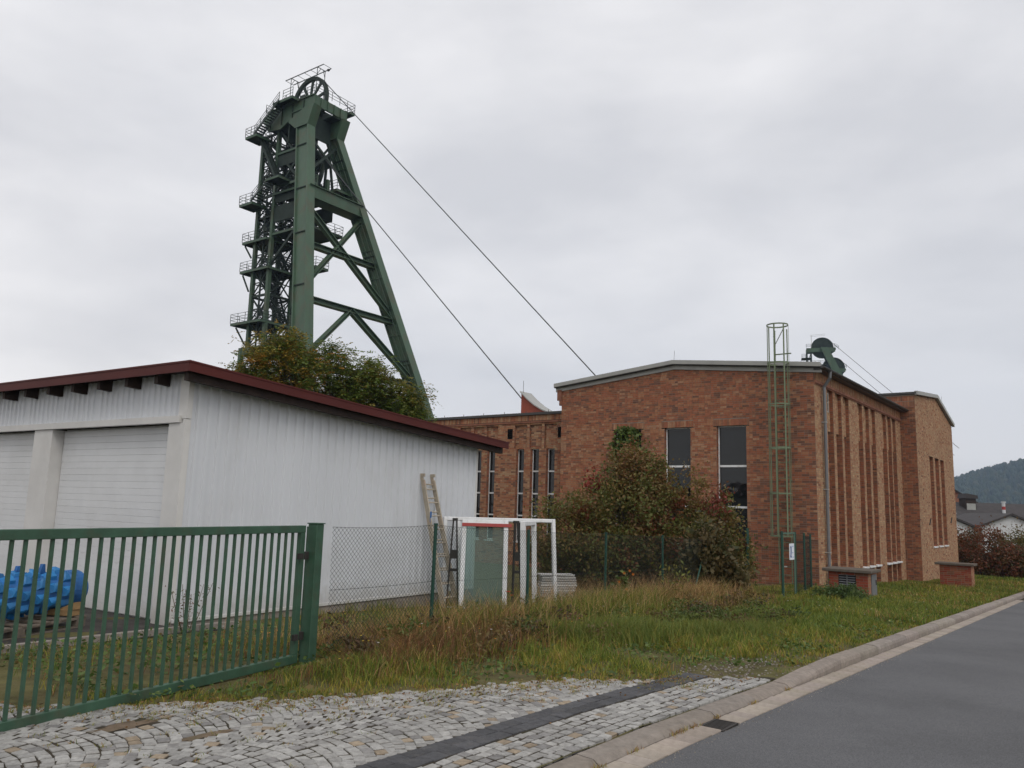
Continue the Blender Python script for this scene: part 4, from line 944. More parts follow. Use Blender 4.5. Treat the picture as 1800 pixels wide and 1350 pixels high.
def wheel(parent, cx, cz, r, nsp=8, y=0.0, name='rope_wheel', seg=40, wd=0.26, m=None):
    m = m or GD
    b = B(); A = np.linspace(0, 2*math.pi, seg, endpoint=False); prof = [(r-.42, -wd*.6), (r-.06, -wd), (r, -wd*.85), (r-.12, 0), (r, wd*.85), (r-.06, wd), (r-.42, wd*.6)]
    vs = [(cx+math.cos(a)*p[0], y+p[1], cz+math.sin(a)*p[0]) for a in A for p in prof]; n = len(prof)
    b.add(vs, [(i*n+j, i*n+(j+1) % n, ((i+1) % seg)*n+(j+1) % n, ((i+1) % seg)*n+j) for i in range(seg) for j in range(n)])
    wh = b.build(name, m, parent)
    for k in range(nsp):
        a = 2*math.pi*k/nsp+.2; p = Vector((cx+math.cos(a)*.3, y, cz+math.sin(a)*.3)); q = Vector((cx+math.cos(a)*(r-.38), y, cz+math.sin(a)*(r-.38)))
        s = B(); s.beam(p, q, 0.16, 0.34, (0,0,1) if abs(math.sin(a)) < .9 else (1,0,0)); 
        for sg in (-1, 1): s.beam(q+(p-q)*.14, q+Vector((-math.sin(a), 0, math.cos(a)))*.42*sg, 0.14, 0.14)
        s.build('spoke', m, wh)
    s = B(); s.tube((cx, y-.45, cz), (cx, y+.45, cz), .42, 14); s.build('hub', m, wh)
    s = B(); s.tube((cx, y-1.2, cz), (cx, y+1.2, cz), .16, 10); s.build('axle', m, wh)
    return wh
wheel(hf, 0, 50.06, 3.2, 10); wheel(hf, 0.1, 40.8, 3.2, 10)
for cx, cz, zb_ in ((0, 50.06, 48.6), (0.1, 40.8, 38.2)):
    for s in (-1, 1): b = B(); b.prism([(cx-.9,zb_),(cx+.9,zb_),(cx+.4,cz+.35),(cx-.4,cz+.35)], lambda a_, z_, d: (a_, s*1.05+d, z_), -.15, .15); b.build('bearing_block', GD, hf)
def railing(parent, pts, h=1.1, closed=False, step=1.3, m=None, name='railing', r=0.028):
    b = B(); m = m or GD; n = len(pts)
    for i in range(n if closed else n-1):
        p, q = Vector(pts[i]), Vector(pts[(i+1) % n]); L_ = (q-p).length; k = max(1, int(round(L_/step)))
        for zz in (h, h*.66, h*.33): b.tube(p+Vector((0,0,zz)), q+Vector((0,0,zz)), r, 4)
        for j in range(k+1): x = p.lerp(q, j/k); b.tube(x, x+Vector((0,0,h)), r*1.2, 4)
    return b.build(name, m, parent)
def deck(x0, y0, x1, y1, z, rail=True, edge=.25, m=None):
    b = B(); b.box(x0, y0, z-.06, x1, y1, z); d = b.build('platform', m or GD, hf)
    b = B(); 
    for a in ((x0,y0,x1,y0+.08),(x0,y1-.08,x1,y1),(x0,y0+.08,x0+.08,y1-.08),(x1-.08,y0+.08,x1,y1-.08)): b.box(a[0],a[1],z-.06-edge,a[2],a[3],z-.062)
    b.build('edge_beam', G, d)
    if rail: railing(d, [(x0,y0,z),(x1,y0,z),(x1,y1,z),(x0,y1,z)], closed=True)
    return d
def stair(p, q, wd, side=(0,1,0)):
    p, q = Vector(p), Vector(q); sd = Vector(side)*wd/2; b = B()
    for s in (-1, 1): b.beam(p+sd*s, q+sd*s, 0.06, 0.28)
    st = b.build('stair', GD, hf); n = int(abs(q.z-p.z)/.21); t_ = B()
    for i in range(1, n): c = p.lerp(q, i/n); t_.beam(c-sd*.96, c+sd*.96, 0.24, 0.05)
    t_.build('treads', GD, st)
    for s in (-1, 1): railing(st, [p+sd*s, q+sd*s], h=1.05, step=1.5)
# top walkway and rails
d = deck(-2.2, -3.75, 1.4, -2.75, 48.9, rail=False); railing(d, [(1.4,-3.7,48.9),(-.4,-3.7,48.9)]); railing(d, [(4.0,-2.6,48.9),(1.4,-2.6,48.9)])
d = deck(-5.0, 2.75, 4.3, 3.5, 48.9, rail=False); railing(d, [(-5,3.45,48.9),(4.3,3.45,48.9),(4.4,-2.7,48.85)])
railing(d, [(-5.0,-2.6,48.9),(-5.0,2.7,48.9)])
# light crane frame over the wheel
cf = B(); zt_ = 53.8
for x in (-3.0, 1.9):
    for s in (-.75, .45): cf.tube((x, s, 48.8), (x, s, zt_), .045, 5); cf.tube((x, s, zt_-.9), (x, s*.3, zt_), .035, 4)
    cf.tube((x, -.75, zt_), (x, .45, zt_), .05, 5)
for s in (-.75, .45): cf.beam((-4.1, s, zt_), (3.0, s, zt_), .07, .09)
for x in (-4.1, -1.8, -.6, .6, 3.0): cf.tube((x, -.75, zt_), (x, .45, zt_), .03, 4)
cfo = cf.build('crane_frame', GD, hf); b = B(); b.box(2.5,.2,zt_-.25,2.8,.42,zt_-.05); b.build('trolley', M['steel'], cfo)
# guide tower
TX, TY = (-6.15, -3.15), (-1.72, 1.72)
for x in TX:
    for y in TY:
        b = B(); b.box(x-.22, y-.22, 19.6, x+.22, y+.22, 46.4); b.build('tower_column', G, hf)
        xx = x-1.2 if x < -5 else x; b = B(); b.box(xx-.25, y-.25, -2, xx+.25, y+.25, 19.6); b.build('tower_column', G, hf)
for y in TY: b = B(); b.box(-7.6, y-.2, 18.6, -2.9, y+.2, 19.6); b.build('portal_beam', G, hf)
for x in (-7.3, -3.15): b = B(); b.box(x-.2, -1.5, 18.7, x+.2, 1.5, 19.5); b.build('portal_beam', G, hf)
lev = [19.6, 22.6, 25.8, 29.1, 32.8, 35.6, 38.2, 41.0, 43.6, 46.2]
for z0, z1 in zip(lev, lev[1:]):
    for a, c in (((TX[0],TY[0]),(TX[1],TY[0])), ((TX[0],TY[1]),(TX[1],TY[1])), ((TX[0],TY[0]),(TX[0],TY[1])), ((TX[1],TY[0]),(TX[1],TY[1]))):
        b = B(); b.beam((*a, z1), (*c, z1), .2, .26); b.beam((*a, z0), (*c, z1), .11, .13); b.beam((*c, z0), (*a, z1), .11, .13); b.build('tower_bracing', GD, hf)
    for gx, gy in ((-4.65, TY[0]), (-3.9, 0), (-5.4, 0)): b = B(); b.beam((gx, gy, z0), (gx, gy, z1), .17, .17, (1,0,0)); b.build('guide_rail', GD, hf)
for z0, z1 in ((6, 12.4), (12.4, 18.6)):
    for y in TY: b = B(); b.beam((-7.35,y,z0),(-3.15,y,z1),.14,.16); b.beam((-3.15,y,z0),(-7.35,y,z1),.14,.16); b.build('tower_bracing', GD, hf)
deck(-8.0, -2.4, -3.3, 2.2, 32.8); deck(-8.0, -2.4, -2.6, 2.2, 29.1); deck(-8.6, -2.7, -2.9, 2.2, 22.6)
deck(-6.8, -4.0, -4.6, -1.9, 45.6); deck(-6.9, -4.0, -4.4, -1.9, 36.9); deck(-2.2,-4.0,0.3,-1.9,39.2,rail=False)
deck(-3.0, -1.9, 3.6, 3.4, 33.3); deck(-3.0, -2.2, 3.0, 2.2, 38.2, rail=False); deck(-2.9, -2.0, 1.0, 2.2, 43.4, rail=False)
deck(-3.2, 1.6, 1.2, 3.6, 29.6)
stair((-5.3,-3.35,45.7), (-.9,-3.35,48.9), 1.0); stair((-4.9,-3.35,37.0), (-1.6,-3.35,39.2), 1.0)
stair((-1.6,-2.4,39.3),(-5.6,-2.4,45.6),.9,(0,1,0)); stair((-6.8,-1.0,33.0), (-3.2,-1.0,37.2), .9); stair((-3.0,.8,22.8), (-6.0,.8,29.0), .9); stair((-3.1,2.2,32.9),(-6.0,2.2,29.2),.8)
for (x, z, zz) in ((-8.0,31.9,30.6),(-8.0,28.2,26.4),(-8.5,21.7,19.9)):
    for y in (-2.2, 2.0): b = B(); b.beam((x+.4,y,z+.4),(-6.2,y,zz),.14,.16); b.build('bracket', GD, hf)
# dark plates between tower and legs
for z0, z1 in ((34.6, 36.6), (37.0, 38.1), (41.6, 43.3)):
    for y in (-1.75, 1.75): b = B(); b.box(-3.0, y-.08, z0, 2.2 if z0 > 40 else 3.4, y+.08, z1); b.build('gusset_girder', GD, hf)
for (p, q) in (((-3,-1.7,38.3),(1.6,-1.7,43.0)), ((2.4,-1.9,38.3),(-2.6,-1.7,43)), ((-3,1.7,38.3),(1.6,1.7,43.0)), ((2.4,1.9,38.3),(-2.6,1.7,43)),((-3,-1.7,29.5),(1,-1.7,33)),((-3,1.7,24),(-1,1.7,29.5)),((2.2,-1.2,36.6),(2.4,-1.2,41.5)),((2.2,1.2,36.6),(2.4,1.2,41.5)),((1.0,-1.6,43.4),(2.4,-1.7,46.5)),((-2.9,1.7,43.4),(0,1.7,46.5)),((-2.9,-1.7,46.4),(-.4,-1.7,43.4))):
    b = B(); b.beam(p, q, .22, .28); b.build('bracing', GD, hf)
for s in (-1, 1): b = B(); b.box(3.0, s*.9-.2, 36.6, 3.4, s*.9+.2, 39.6); b.build('support_post', G, hf)
b = B(); b.box(2.0, -2.2, 44.6, 2.2, 2.2, 47.3); b.build('head_plate', GD, hf)
b = B(); b.box(-.9, -2.2, 44.2, -.7, 2.2, 47.0); b.build('head_plate', GD, hf)
for (p, q) in (((2.9,-2.4,44.4),(4.4,2.9,39.2)), ((2.9,2.4,44.4),(4.4,-2.9,39.2)), ((1.2,-2.0,38.4),(2.1,1.8,44.4)), ((1.2,2.0,38.4),(2.1,-1.8,44.4)), ((-1.6,-1.8,38.4),(-1.6,1.8,43.2)), ((-1.6,1.8,38.4),(-1.6,-1.8,43.2)), ((3.9,-1.4,36.7),(2.3,-1.4,44.6)), ((3.9,1.4,36.7),(2.3,1.4,44.6)), ((3.2,0,36.7),(2.2,0,39.5))):
    b = B(); b.beam(p, q, .2, .26); b.build('bracing', GD, hf)
deck(1.4, 1.2, 4.6, 3.6, 38.4); deck(1.4, -3.2, 4.0, -1.4, 38.4)
for i, (z0, z1) in enumerate(zip(lev, lev[1:])):
    zm = (z0+z1)/2
    for a, c in (((TX[0],TY[0]),(TX[1],TY[0])), ((TX[0],TY[0]),(TX[0],TY[1])), ((TX[1],TY[0]),(TX[1],TY[1]))):
        b = B(); b.beam((*a, zm), (*c, zm), .1, .12); b.build('tower_rail', GD, hf)
    x0, x1 = (-5.9, -3.4) if i % 2 else (-3.4, -5.9)
    stair((x0, -.85, z0+.1), (x1, -.85, z1), .7)
    stair((x1, .85, z0+.1), (x0, .85, z1), .7)
# leg bracing
def lp(k, z, dx=-1.1): y, x = legp(k, z); return Vector((x+dx, y, z))
b = B(); b.ibeam(lp(-1, 36), lp(1, 36), 1.7, 1.5, t=.1); gg = b.build('girder', G, hf)
for f in np.linspace(.12, .9, 6): c = lp(-1, 36).lerp(lp(1, 36), f); r = B(); r.box(c.x-.8, c.y-.05, c.z-.64, c.x+.8, c.y+.05, c.z+.64); r.build('stiffener', G, gg)
b = B(); b.ibeam(lp(-1, 36, -.2), lp(1, 36, -.2), .5, 1.5, t=.08); b.build('girder', G, hf)
for z in (29.3, 22.6, 15.2):
    b = B(); b.ibeam(lp(-1, z), lp(1, z), .85, .6, t=.08); b.build('cross_beam', G, hf)
for (a, c) in ((lp(-1, 34.6), lp(1, 23.2)), (lp(1, 35.0), lp(-1, 23.8))):
    b = B(); b.ibeam(a, c, .75 if a.y < 0 else .5, .55 if a.y < 0 else .42, t=.08); b.build('diagonal', G, hf)
mid = lp(-1, 22.6).lerp(lp(1, 22.6), .5)
for k in (-1, 1): b = B(); b.ibeam(mid, lp(k, 15.6), .75 if k > 0 else .5, .55 if k > 0 else .42, t=.08); b.build('diagonal', G, hf)
mid = lp(-1, 15.2).lerp(lp(1, 15.2), .5)
for k in (-1, 1): b = B(); b.ibeam(mid, lp(k, 6), 1.0, .72, t=.09); b.build('diagonal', G, hf)
# ropes: tangent from the wheels down to the winding house
def rope(x0, z0, x1, z1, lab):
    o = B(); o.tube((x0, 0, z0), (x1, 0, z1), 0.055, 6); r = o.build('hoist_rope', M['rope'], None, label=lab, cat='rope', group='hoisting ropes of the tall headframe'); r.location = (HW0.x, HW0.y, 0); r.rotation_euler = (0, 0, HFR)
nx, nz_ = .712, .702
rope(nx*3.15, 50.06+nz_*3.15, 46.5, 7.3, 'upper steel rope slanting from the top wheel of the tall headframe to the hall roof')
rope(.1+nx*3.15, 40.8+nz_*3.15, 36.3, 8.2, 'lower steel rope slanting from the lower wheel of the tall headframe to the red dormer')

# ---- winding house with the rope dormer (behind the wing)
wh = empty('winding_house', (HW0.x, HW0.y, 0), HFR, label='red winding house dormer with curved grey roof above the wing', cat='building')
b = B(); b.box(33.2, -7, -2.5, 50, 7, 8.6); b.build('wall', M['brickplain'], wh)
b = B(); b.box(33.0, -7.2, 8.61, 50.2, 7.2, 8.8); wr = b.build('roof', M['roofgrey'], wh)
curve = [(33.6,8.81),(33.6,11.9),(34.3,11.25),(35.1,10.65),(36.0,10.15),(37.2,9.7),(38.6,9.35),(38.6,8.81)]
b = B(); b.prism(curve, lambda a_, z_, d: (a_, d, z_), -.75, .75); dm = b.build('rope_dormer', mat('red_cladding', (.30,.075,.045), .8, .15, 4), wh)
b = B(); c2 = [(x, z+.01) for x, z in curve[1:-1]]+[(x, z+.12) for x, z in reversed(curve[1:-1])]; b.prism(c2, lambda a_, z_, d: (a_, d, z_), -1.0, .85); b.build('dormer_roof', M['zinc'], dm)
b = B(); b.tube((33.7,-.6,11.9),(33.7,-.6,13.0),.02,5); b.build('lightning_rod', M['steel'], dm)

# ---- second headframe, far right
d2 = 236.0
hf2 = empty('headframe', (d2*(1452-900)/1404*1.004, d2, 0), R_(-18), label='smaller distant green headframe with two solid wheels above the hall roof', cat='headframe')
zc = 51.6
def disc_wheel(cx, cz, r):
    wh_ = wheel(hf2, cx, cz, r, 14, seg=36, wd=.3, m=M['greendark']); b = B(); b.tube((cx, -.08, cz), (cx, .08, cz), r-.35, 32); b.build('web', M['greendark'], wh_)
    for i in range(7):
        a = i*.9; 
disc_wheel(0, zc, 3.2); disc_wheel(3.0, zc-6.2, 3.2)
b = B(); b.prism([(-.6,zc-.2),(1.5,zc-.2),(7.6,zc-13.5),(27,-4),(24.6,-4),(5.2,zc-13.5)], lambda a_, z_, d: (a_, d, z_), -2.2, -1.5); b.build('leg', G, hf2)
b = B(); b.prism([(-.6,zc-.2),(1.5,zc-.2),(7.6,zc-13.5),(27,-4),(24.6,-4),(5.2,zc-13.5)], lambda a_, z_, d: (a_, d, z_), 1.5, 2.2); b.build('leg', G, hf2)
for (x0, x1, z0, z1) in ((-4.6, 3.6, zc-1.4, zc-.2), (1.2, 6.2, zc-7.6, zc-6.6)):
    for s in (-1.45, 1.2): b = B(); b.prism([(x0,z1),(x1,z1),(x1+.2,z1-.6),(x1-.6,z0),(x0+2.8,z0),(x0,z0-.1)], lambda a_, z_, d: (a_, s+d, z_), 0, .25); b.build('side_girder', G, hf2)
def rail2(pts, **k): railing(hf2, pts, **k)
rail2([(-4.6,-2,zc-.2),(-3.2,-2,zc-.2)], r=.05); rail2([(3.3,-2,zc-.2),(4.4,-2,zc-.9)], r=.05); rail2([(-5.9,-2,zc-3.2),(-4.8,-2,zc-3.2)], r=.05); rail2([(-3.6,-2,zc-5.3),(.6,-2,zc-5.3)], r=.05); rail2([(5.6,-2,zc-6.4),(6.4,-2,zc-6.6)], r=.05)
for x in (-4.4, -3.2): b = B(); b.box(x-.2, -1.2, -4, x+.2, -.8, zc-1.4); b.box(x-.2, .8, -4, x+.2, 1.2, zc-1.4); b.build('tower_column', GD, hf2)
for i in range(6): b = B(); b.beam((-4.4,-1,zc-5-i*4),(-3.2,-1,zc-1.4-i*4),.15,.15); b.build('tower_bracing', GD, hf2)
b = B(); b.box(-6.0,-2,zc-3.35,-3.2,2,zc-3.2); b.box(-3.4,-2,zc-5.5,1.2,2,zc-5.3); b.build('platform', GD, hf2)
b = B()
for y in (-1, 1):
    b.tube((-3.0,y,zc-.2),(-3.0,y,zc+3.9),.04,4); b.tube((-3.4,y,zc+3.8),(.9,y,zc+4.1),.04,4)
b.build('crane_frame', M['zinc'], hf2)
for i, (cx, cz, ln) in enumerate(((0, zc, 46), (3.0, zc-6.2, 40))):
    o = B(); a0 = Vector((cx+.7*3.1, 0, cz+.7*3.1)); o.tube(a0, a0+Vector((.72*ln, 0, -.70*ln)), .07, 5)
    r = o.build('hoist_rope', M['rope'], None, label=('upper thin rope running right from the small distant headframe' if i == 0 else 'lower thin rope running right from the small distant headframe'), cat='rope', group='hoisting ropes of the distant headframe'); r.location = hf2.location; r.rotation_euler = hf2.rotation_euler

# ------------------------------------------------------------------ far houses on the right
def ray(px, py, Y):
    v = Fv+(px-900)/1404*Rv-(py-675)/1404*Uv; k = Y/v.y; return Vector((v.x*k, Y, 1.7+v.z*k))
def house(name, loc, rz, lx, ly, he, hr, wallm, label, gable_x=True, win=None, z0=-6):
    """gable end faces -Y local; ridge along Y"""
    h = empty(name, loc, rz, label=label, cat='house', group='white houses and sheds beyond the hedge')
    b = B(); b.prism([(-lx/2,z0),(lx/2,z0),(lx/2,he),(0,hr),(-lx/2,he)], lambda a_, z_, d: (a_, d, z_), 0, ly); b.build('wall', wallm, h)
    b = B()
    for s in (-1, 1):
        o = .35; b.add([(0,-o,hr+.05),(s*(lx/2+o),-o,he-(hr-he)/(lx/2)*o+.05),(s*(lx/2+o),ly+o,he-(hr-he)/(lx/2)*o+.05),(0,ly+o,hr+.05),(0,-o,hr+.25),(s*(lx/2+o),-o,he-(hr-he)/(lx/2)*o+.25),(s*(lx/2+o),ly+o,he-(hr-he)/(lx/2)*o+.25),(0,ly+o,hr+.25)], [(0,3,2,1),(4,5,6,7),(0,1,5,4),(1,2,6,5),(2,3,7,6),(3,0,4,7)])
    rf = b.build('roof', M['slate'], h)
    if win:
        for x, z, w_, hh in win:
            b = B(); b.box(x-w_/2-.08, -.05, z-.08, x+w_/2+.08, 0.0, z+hh+.08); f = b.build('window', M['zinc'], h); b = B(); b.box(x-w_/2, -.07, z, x+w_/2, -.052, z+hh); b.build('pane', M['pane'], f)
    return h, rf
p = ray(1777, 905, 78); house('gabled_house', (p.x, 78, 0), R_(-14), 5.9, 14, p.z-1.35, p.z-.1, M['render'], 'white gabled house with one small dark window behind the hedge', win=[(0.55, p.z-2.55, .75, .4)])
p = ray(1668, 900, 78); house('gabled_house', (p.x, 80, 0), R_(-14), 6.2, 14, p.z-1.45, p.z-.1, M['render'], 'white gable partly hidden by the tan block at right')
# long dark-roofed barn with cupola
pa = ray(1745, 883, 112); barn = empty('long_barn', (pa.x, 112, 0), R_(3), label='long low building with dark tiled roof and roof cupola', cat='building')
b = B(); b.box(-30, 0, -7, 40, 10, pa.z-2.4); b.build('wall', M['brickplain'], barn)
b = B(); b.prism([(-.6,pa.z-2.5),(5,pa.z),(10.6,pa.z-2.5),(10.6,pa.z-2.7),(5,pa.z-.2),(-.6,pa.z-2.7)], lambda a_, z_, d: (d, a_, z_), -30.5, 40.5); br = b.build('roof', M['slate'], barn)
b = B(); b.box(-2.2, 2.6, pa.z-1.6, -.7, 4.2, pa.z+.5); cu = b.build('cupola', M['darkwood'], barn)
b = B(); b.prism([(-2.35,pa.z+.5),(-.5,pa.z+.5),(-.55,pa.z+.95),(-2.1,pa.z+1.2)], lambda a_, z_, d: (a_, d, z_), 2.4, 4.4); b.build('cupola_roof', M['slate'], cu)
b = B(); b.box(-2.1,2.55,pa.z-1.5,-.8,2.599,pa.z-.2); b.build('louvre', M['zinc'], cu)
b = B(); b.box(-5.0, 1.3, pa.z-1.85, -4.4, 1.9, pa.z-1.62); b.build('skylight', M['render'], br)
pc = ray(1796, 895, 110); ch = B(); ch.tube((0,0,-1.6),(0,0,.9),.22,10); co = ch.build('flue_pipe', M['render'], None, label='white and red flue pipe standing on the dark barn roof', cat='chimney'); co.location = (pc.x, 114.0, pc.z); 
ch = B(); ch.tube((0,0,-.1),(0,0,.35),.235,10); ch.build('band', M['red'], co); ch = B(); ch.tube((0,0,.9),(0,0,1.05),.32,10); ch.build('cowl', M['render'], co)
p = ray(1676, 862, 135); house('brick_house', (p.x, 135, 0), R_(-10), 7, 10, p.z-2.1, p.z, M['brickplain'], 'red brick gable peeping out right of the tan block')

# ------------------------------------------------------------------ vegetation
def unit(n): v = RNG.normal(size=(n, 3)); return v/np.linalg.norm(v, axis=1, keepdims=True)
def leaf_quads(P, size, up=0.3, elong=1.9, D=None):
    """diamond leaves at points P"""
    n = len(P); D = unit(n) if D is None else D; D = D+np.array([0,0,-up*0.4]); D /= np.linalg.norm(D, axis=1, keepdims=True)
    S = np.cross(D, unit(n)); S /= np.linalg.norm(S, axis=1, keepdims=True)+1e-9
    sz = (size*RNG.uniform(.5, 1.6, n))[:, None]
    V = np.stack([P, P+D*sz*.5+S*sz/elong*.5, P+D*sz, P+D*sz*.5-S*sz/elong*.5], 1).reshape(-1, 3)
    F = np.arange(4*n).reshape(n, 4); return V, F
def palette(n, cols, w, jit=.2):
    w = np.array(w, float); w /= w.sum(); i = RNG.choice(len(cols), n, p=w); return np.array(cols)[i]*RNG.uniform(1-jit, 1+jit, (n, 1))
def crown_points(ells, n, clump, nclump):
    """leaf points gathered in clumps spread through ellipsoids (cx,cy,cz,rx,ry,rz,weight)"""
    E_ = np.array(ells); w = E_[:, 6]/E_[:, 6].sum(); k = RNG.choice(len(E_), nclump, p=w)
    r = RNG.uniform(.15, 1, nclump)**.45; C = E_[k, :3]+unit(nclump)*r[:, None]*E_[k, 3:6]
    j = RNG.integers(0, nclump, n); P = C[j]+RNG.normal(size=(n, 3))*clump*RNG.uniform(.5, 1.3, nclump)[j][:, None]
    return P, j, C
def shrub(name, loc, ells, nleaf, size, cols, w, label, cat='bush', group=None, clump=.22, nclump=160, seedcol=True, stems=14, elong=1.9, trunk_r=.03, partname='foliage', redzone=None):
    o = empty(name, loc, 0, label=label, cat=cat, group=group)
    P, j, C = crown_points(ells, nleaf, clump, nclump); keep = P[:, 2] > .02; P, j = P[keep], j[keep]
    V, F = leaf_quads(P, size, elong=elong)
    cc = palette(nclump, cols, w, .15)[j]*.6+palette(len(P), cols, w, .25)*.4
    if redzone is not None:
        for (cx, cy, cz, r, c) in redzone:
            d = np.linalg.norm(P-np.array([cx, cy, cz]), axis=1) < r*RNG.uniform(.7, 1.2, len(P)); cc[d] = np.array(c)*RNG.uniform(.7, 1.3, (d.sum(), 1))
    np_mesh(partname, V, F, np.repeat(cc, 4, 0), M['leaf'], o)
    b = B(); rr = random.Random(3)
    for s in range(stems):
        c = C[rr.randrange(nclump)]; bx, by = rr.uniform(-.12,.12)*stems**.5*.5, rr.uniform(-.12,.12)*stems**.5*.5
        m_ = Vector((bx*.5+c[0]*.5, by*.5+c[1]*.5, c[2]*.45)); b.tube((bx, by, -.1), m_, trunk_r, 5, trunk_r*.7); b.tube(m_, c, trunk_r*.7, 5, trunk_r*.25)
    b.build('stems', M['bark'], o)
    return o
OLV = [(0.080,0.098,0.026),(0.105,0.105,0.030),(0.14,0.092,0.032),(0.135,0.060,0.028),(0.055,0.064,0.022),(0.15,0.036,0.028)]
x, y = 4.2, 23.6
shrub('large_bush', (x, y, Z(x, y)), [(-2.4,-.9,1.35,1.3,1.3,1.45,2.4),(-.6,-.2,1.9,1.8,1.6,1.95,4),(.8,-.3,1.7,1.6,1.4,1.75,3),(1.55,-.4,1.25,1.05,1.1,1.3,1.6),(-.7,.2,3.3,.7,.7,.75,.7),(-1.6,-1.2,.9,1.6,1.2,.9,2),(1.1,-1.4,.9,1.3,1.1,.9,1.8)], 88000, .088, OLV, [3.2,3.4,3.2,1.8,1.0,.6],
      'huge olive and rust coloured bush in front of the gabled hall windows', clump=.20, nclump=480, stems=110, trunk_r=.035, redzone=[(-1.9,-.2,3.2,.55,(.20,.045,.035)),(1.6,-1.2,2.5,.4,(.15,.04,.03))])
x, y = 5.05, 20.5
shrub('dark_shrub', (x, y, Z(x, y)), [(0,0,.75,.55,.55,.75,3),(-.1,0,1.4,.4,.4,.5,1),(.2,-.1,.5,.7,.55,.5,2)], 9000, .12, [(.05,.055,.022),(.085,.068,.03),(.035,.04,.018),(.11,.075,.035)], [3,2.5,2,1], 'dark broad-leaved shrub at the end of the chain-link fence', clump=.16, nclump=90, stems=12, elong=1.7)
# ivy on the first window of the hall
iv = empty('climbing_vine', HC, HROT, label='green climbing vine hanging over the left hall window', cat='vine')
n = 3000; P = np.stack([-RNG.uniform(.02,.28,n), RNG.normal(7.45,.38,n), 5.02-RNG.beta(1.2,1.4,n)*2.6], 1); P[:, 1] = 7.45+(P[:, 1]-7.45)*(.5+.35*(5.0-P[:, 2]))
kp = RNG.random(n) < .93; P = P[kp]; V, F = leaf_quads(P, .13, elong=1.3); np_mesh('foliage', V, F, np.repeat(palette(len(P), [(.10,.15,.04),(.07,.11,.032),(.15,.16,.05)], [3,2,1]), 4, 0), M['leaf'], iv)
b = B()
for i in range(7): b.poly([(-.05, 7.2+i*.08, .2), (-.06, 7.1+i*.11, 2.2), (-.08, 6.9+i*.17, 4.6-abs(i-3)*.15)], .012, 4)
b.build('stems', M['bark'], iv)
# tree behind the shed with feathery leaves
def feather_tree():
    x, y = -7.8, 30.0; o = empty('feathery_tree', (x, y, -.4), 0, label='feathery-leaved tree turning yellow behind the shed roof', cat='tree')
    ells = [(-2.7,0,6.0,1.2,1.2,1.0,1.6),(-1.2,0,6.8,1.2,1.2,1.5,2.6),(.6,0,6.6,1.4,1.3,1.3,2.6),(2.2,0,6.2,1.4,1.2,1.25,2.6),(3.5,.1,5.5,1.0,1.0,1.1,1.6),(0,0,5.0,2.6,1.6,1.0,2),(-.9,0,7.9,.6,.6,.5,.5)]
    ncl = 300; n = 13500; P, j, C = crown_points(ells, n, .26, ncl)
    D = unit(n); D[:, 2] = D[:, 2]*.5-.12; D /= np.linalg.norm(D, axis=1, keepdims=True); S = np.cross(D, np.array([0,0,1.0])); S /= np.linalg.norm(S, axis=1, keepdims=True)+1e-9
    cl = palette(ncl, [(.085,.125,.024),(.11,.13,.028),(.17,.145,.028),(.21,.14,.026),(.065,.095,.022)], [4,3.4,2.0,.7,1.6], .15)
    side = np.clip((C[:, 0]+.2)/2.2, -1, 1); warm = palette(ncl, [(.22,.15,.028),(.26,.14,.024),(.15,.13,.028)], [2,1,2], .15); m_ = (RNG.random(ncl) < np.clip(.28-.3*side, 0, .6)); cl[m_] = warm[m_]
    Vs, Cs = [], []
    L_ = RNG.uniform(.24, .42, n)
    for k in range(9):
        f = (k//2+1)/5.2; sg = 1 if k % 2 else -1
        if k == 8: f, sg = .98, 0
        B0 = P+D*(L_*f)[:, None]-np.array([0,0,1.0])*(f*f*L_*.35)[:, None]
        dd = S*sg+D*.45+RNG.normal(size=(n,3))*.2; dd /= np.linalg.norm(dd, axis=1, keepdims=True)
        nn = np.cross(dd, RNG.normal(size=(n,3))*.5+np.array([0,0,.9])); nn /= np.linalg.norm(nn, axis=1, keepdims=True)+1e-9; wv = np.cross(dd, nn)*0+nn
        ll = RNG.uniform(.09, .135, n)[:, None]
        Vs.append(np.stack([B0, B0+dd*ll*.5+wv*ll*.2, B0+dd*ll, B0+dd*ll*.5-wv*ll*.2], 1).reshape(-1, 3)); Cs.append(np.repeat(cl[j]*RNG.uniform(.75,1.25,(n,1)), 4, 0))
    V = np.concatenate(Vs); np_mesh('crown', V, np.arange(len(V)).reshape(-1, 4), np.concatenate(Cs), M['leaf'], o)
    b = B(); rr = random.Random(9); b.tube((.3,0,-.5),(.1,0,2.4),.16,8,.12); forks = []
    for s in range(7):
        a = s*.9; q = Vector((.1+math.cos(a)*1.1+(s-3)*.25, math.sin(a)*.6, 3.9+rr.uniform(0,.8))); b.tube((.1,0,2.2+.05*s), q, .085, 6, .05); forks.append(q)
    for c in C:
        q = min(forks, key=lambda f_: (f_-Vector(c)).length+rr.uniform(0,.6)); m_ = q.lerp(Vector(c), .55)+Vector((rr.uniform(-.15,.15), 0, rr.uniform(0,.2))); b.tube(q, m_, .032, 4, .02); b.tube(m_, c, .02, 4, .006)
    b.build('trunk', M['bark'], o)
feather_tree()
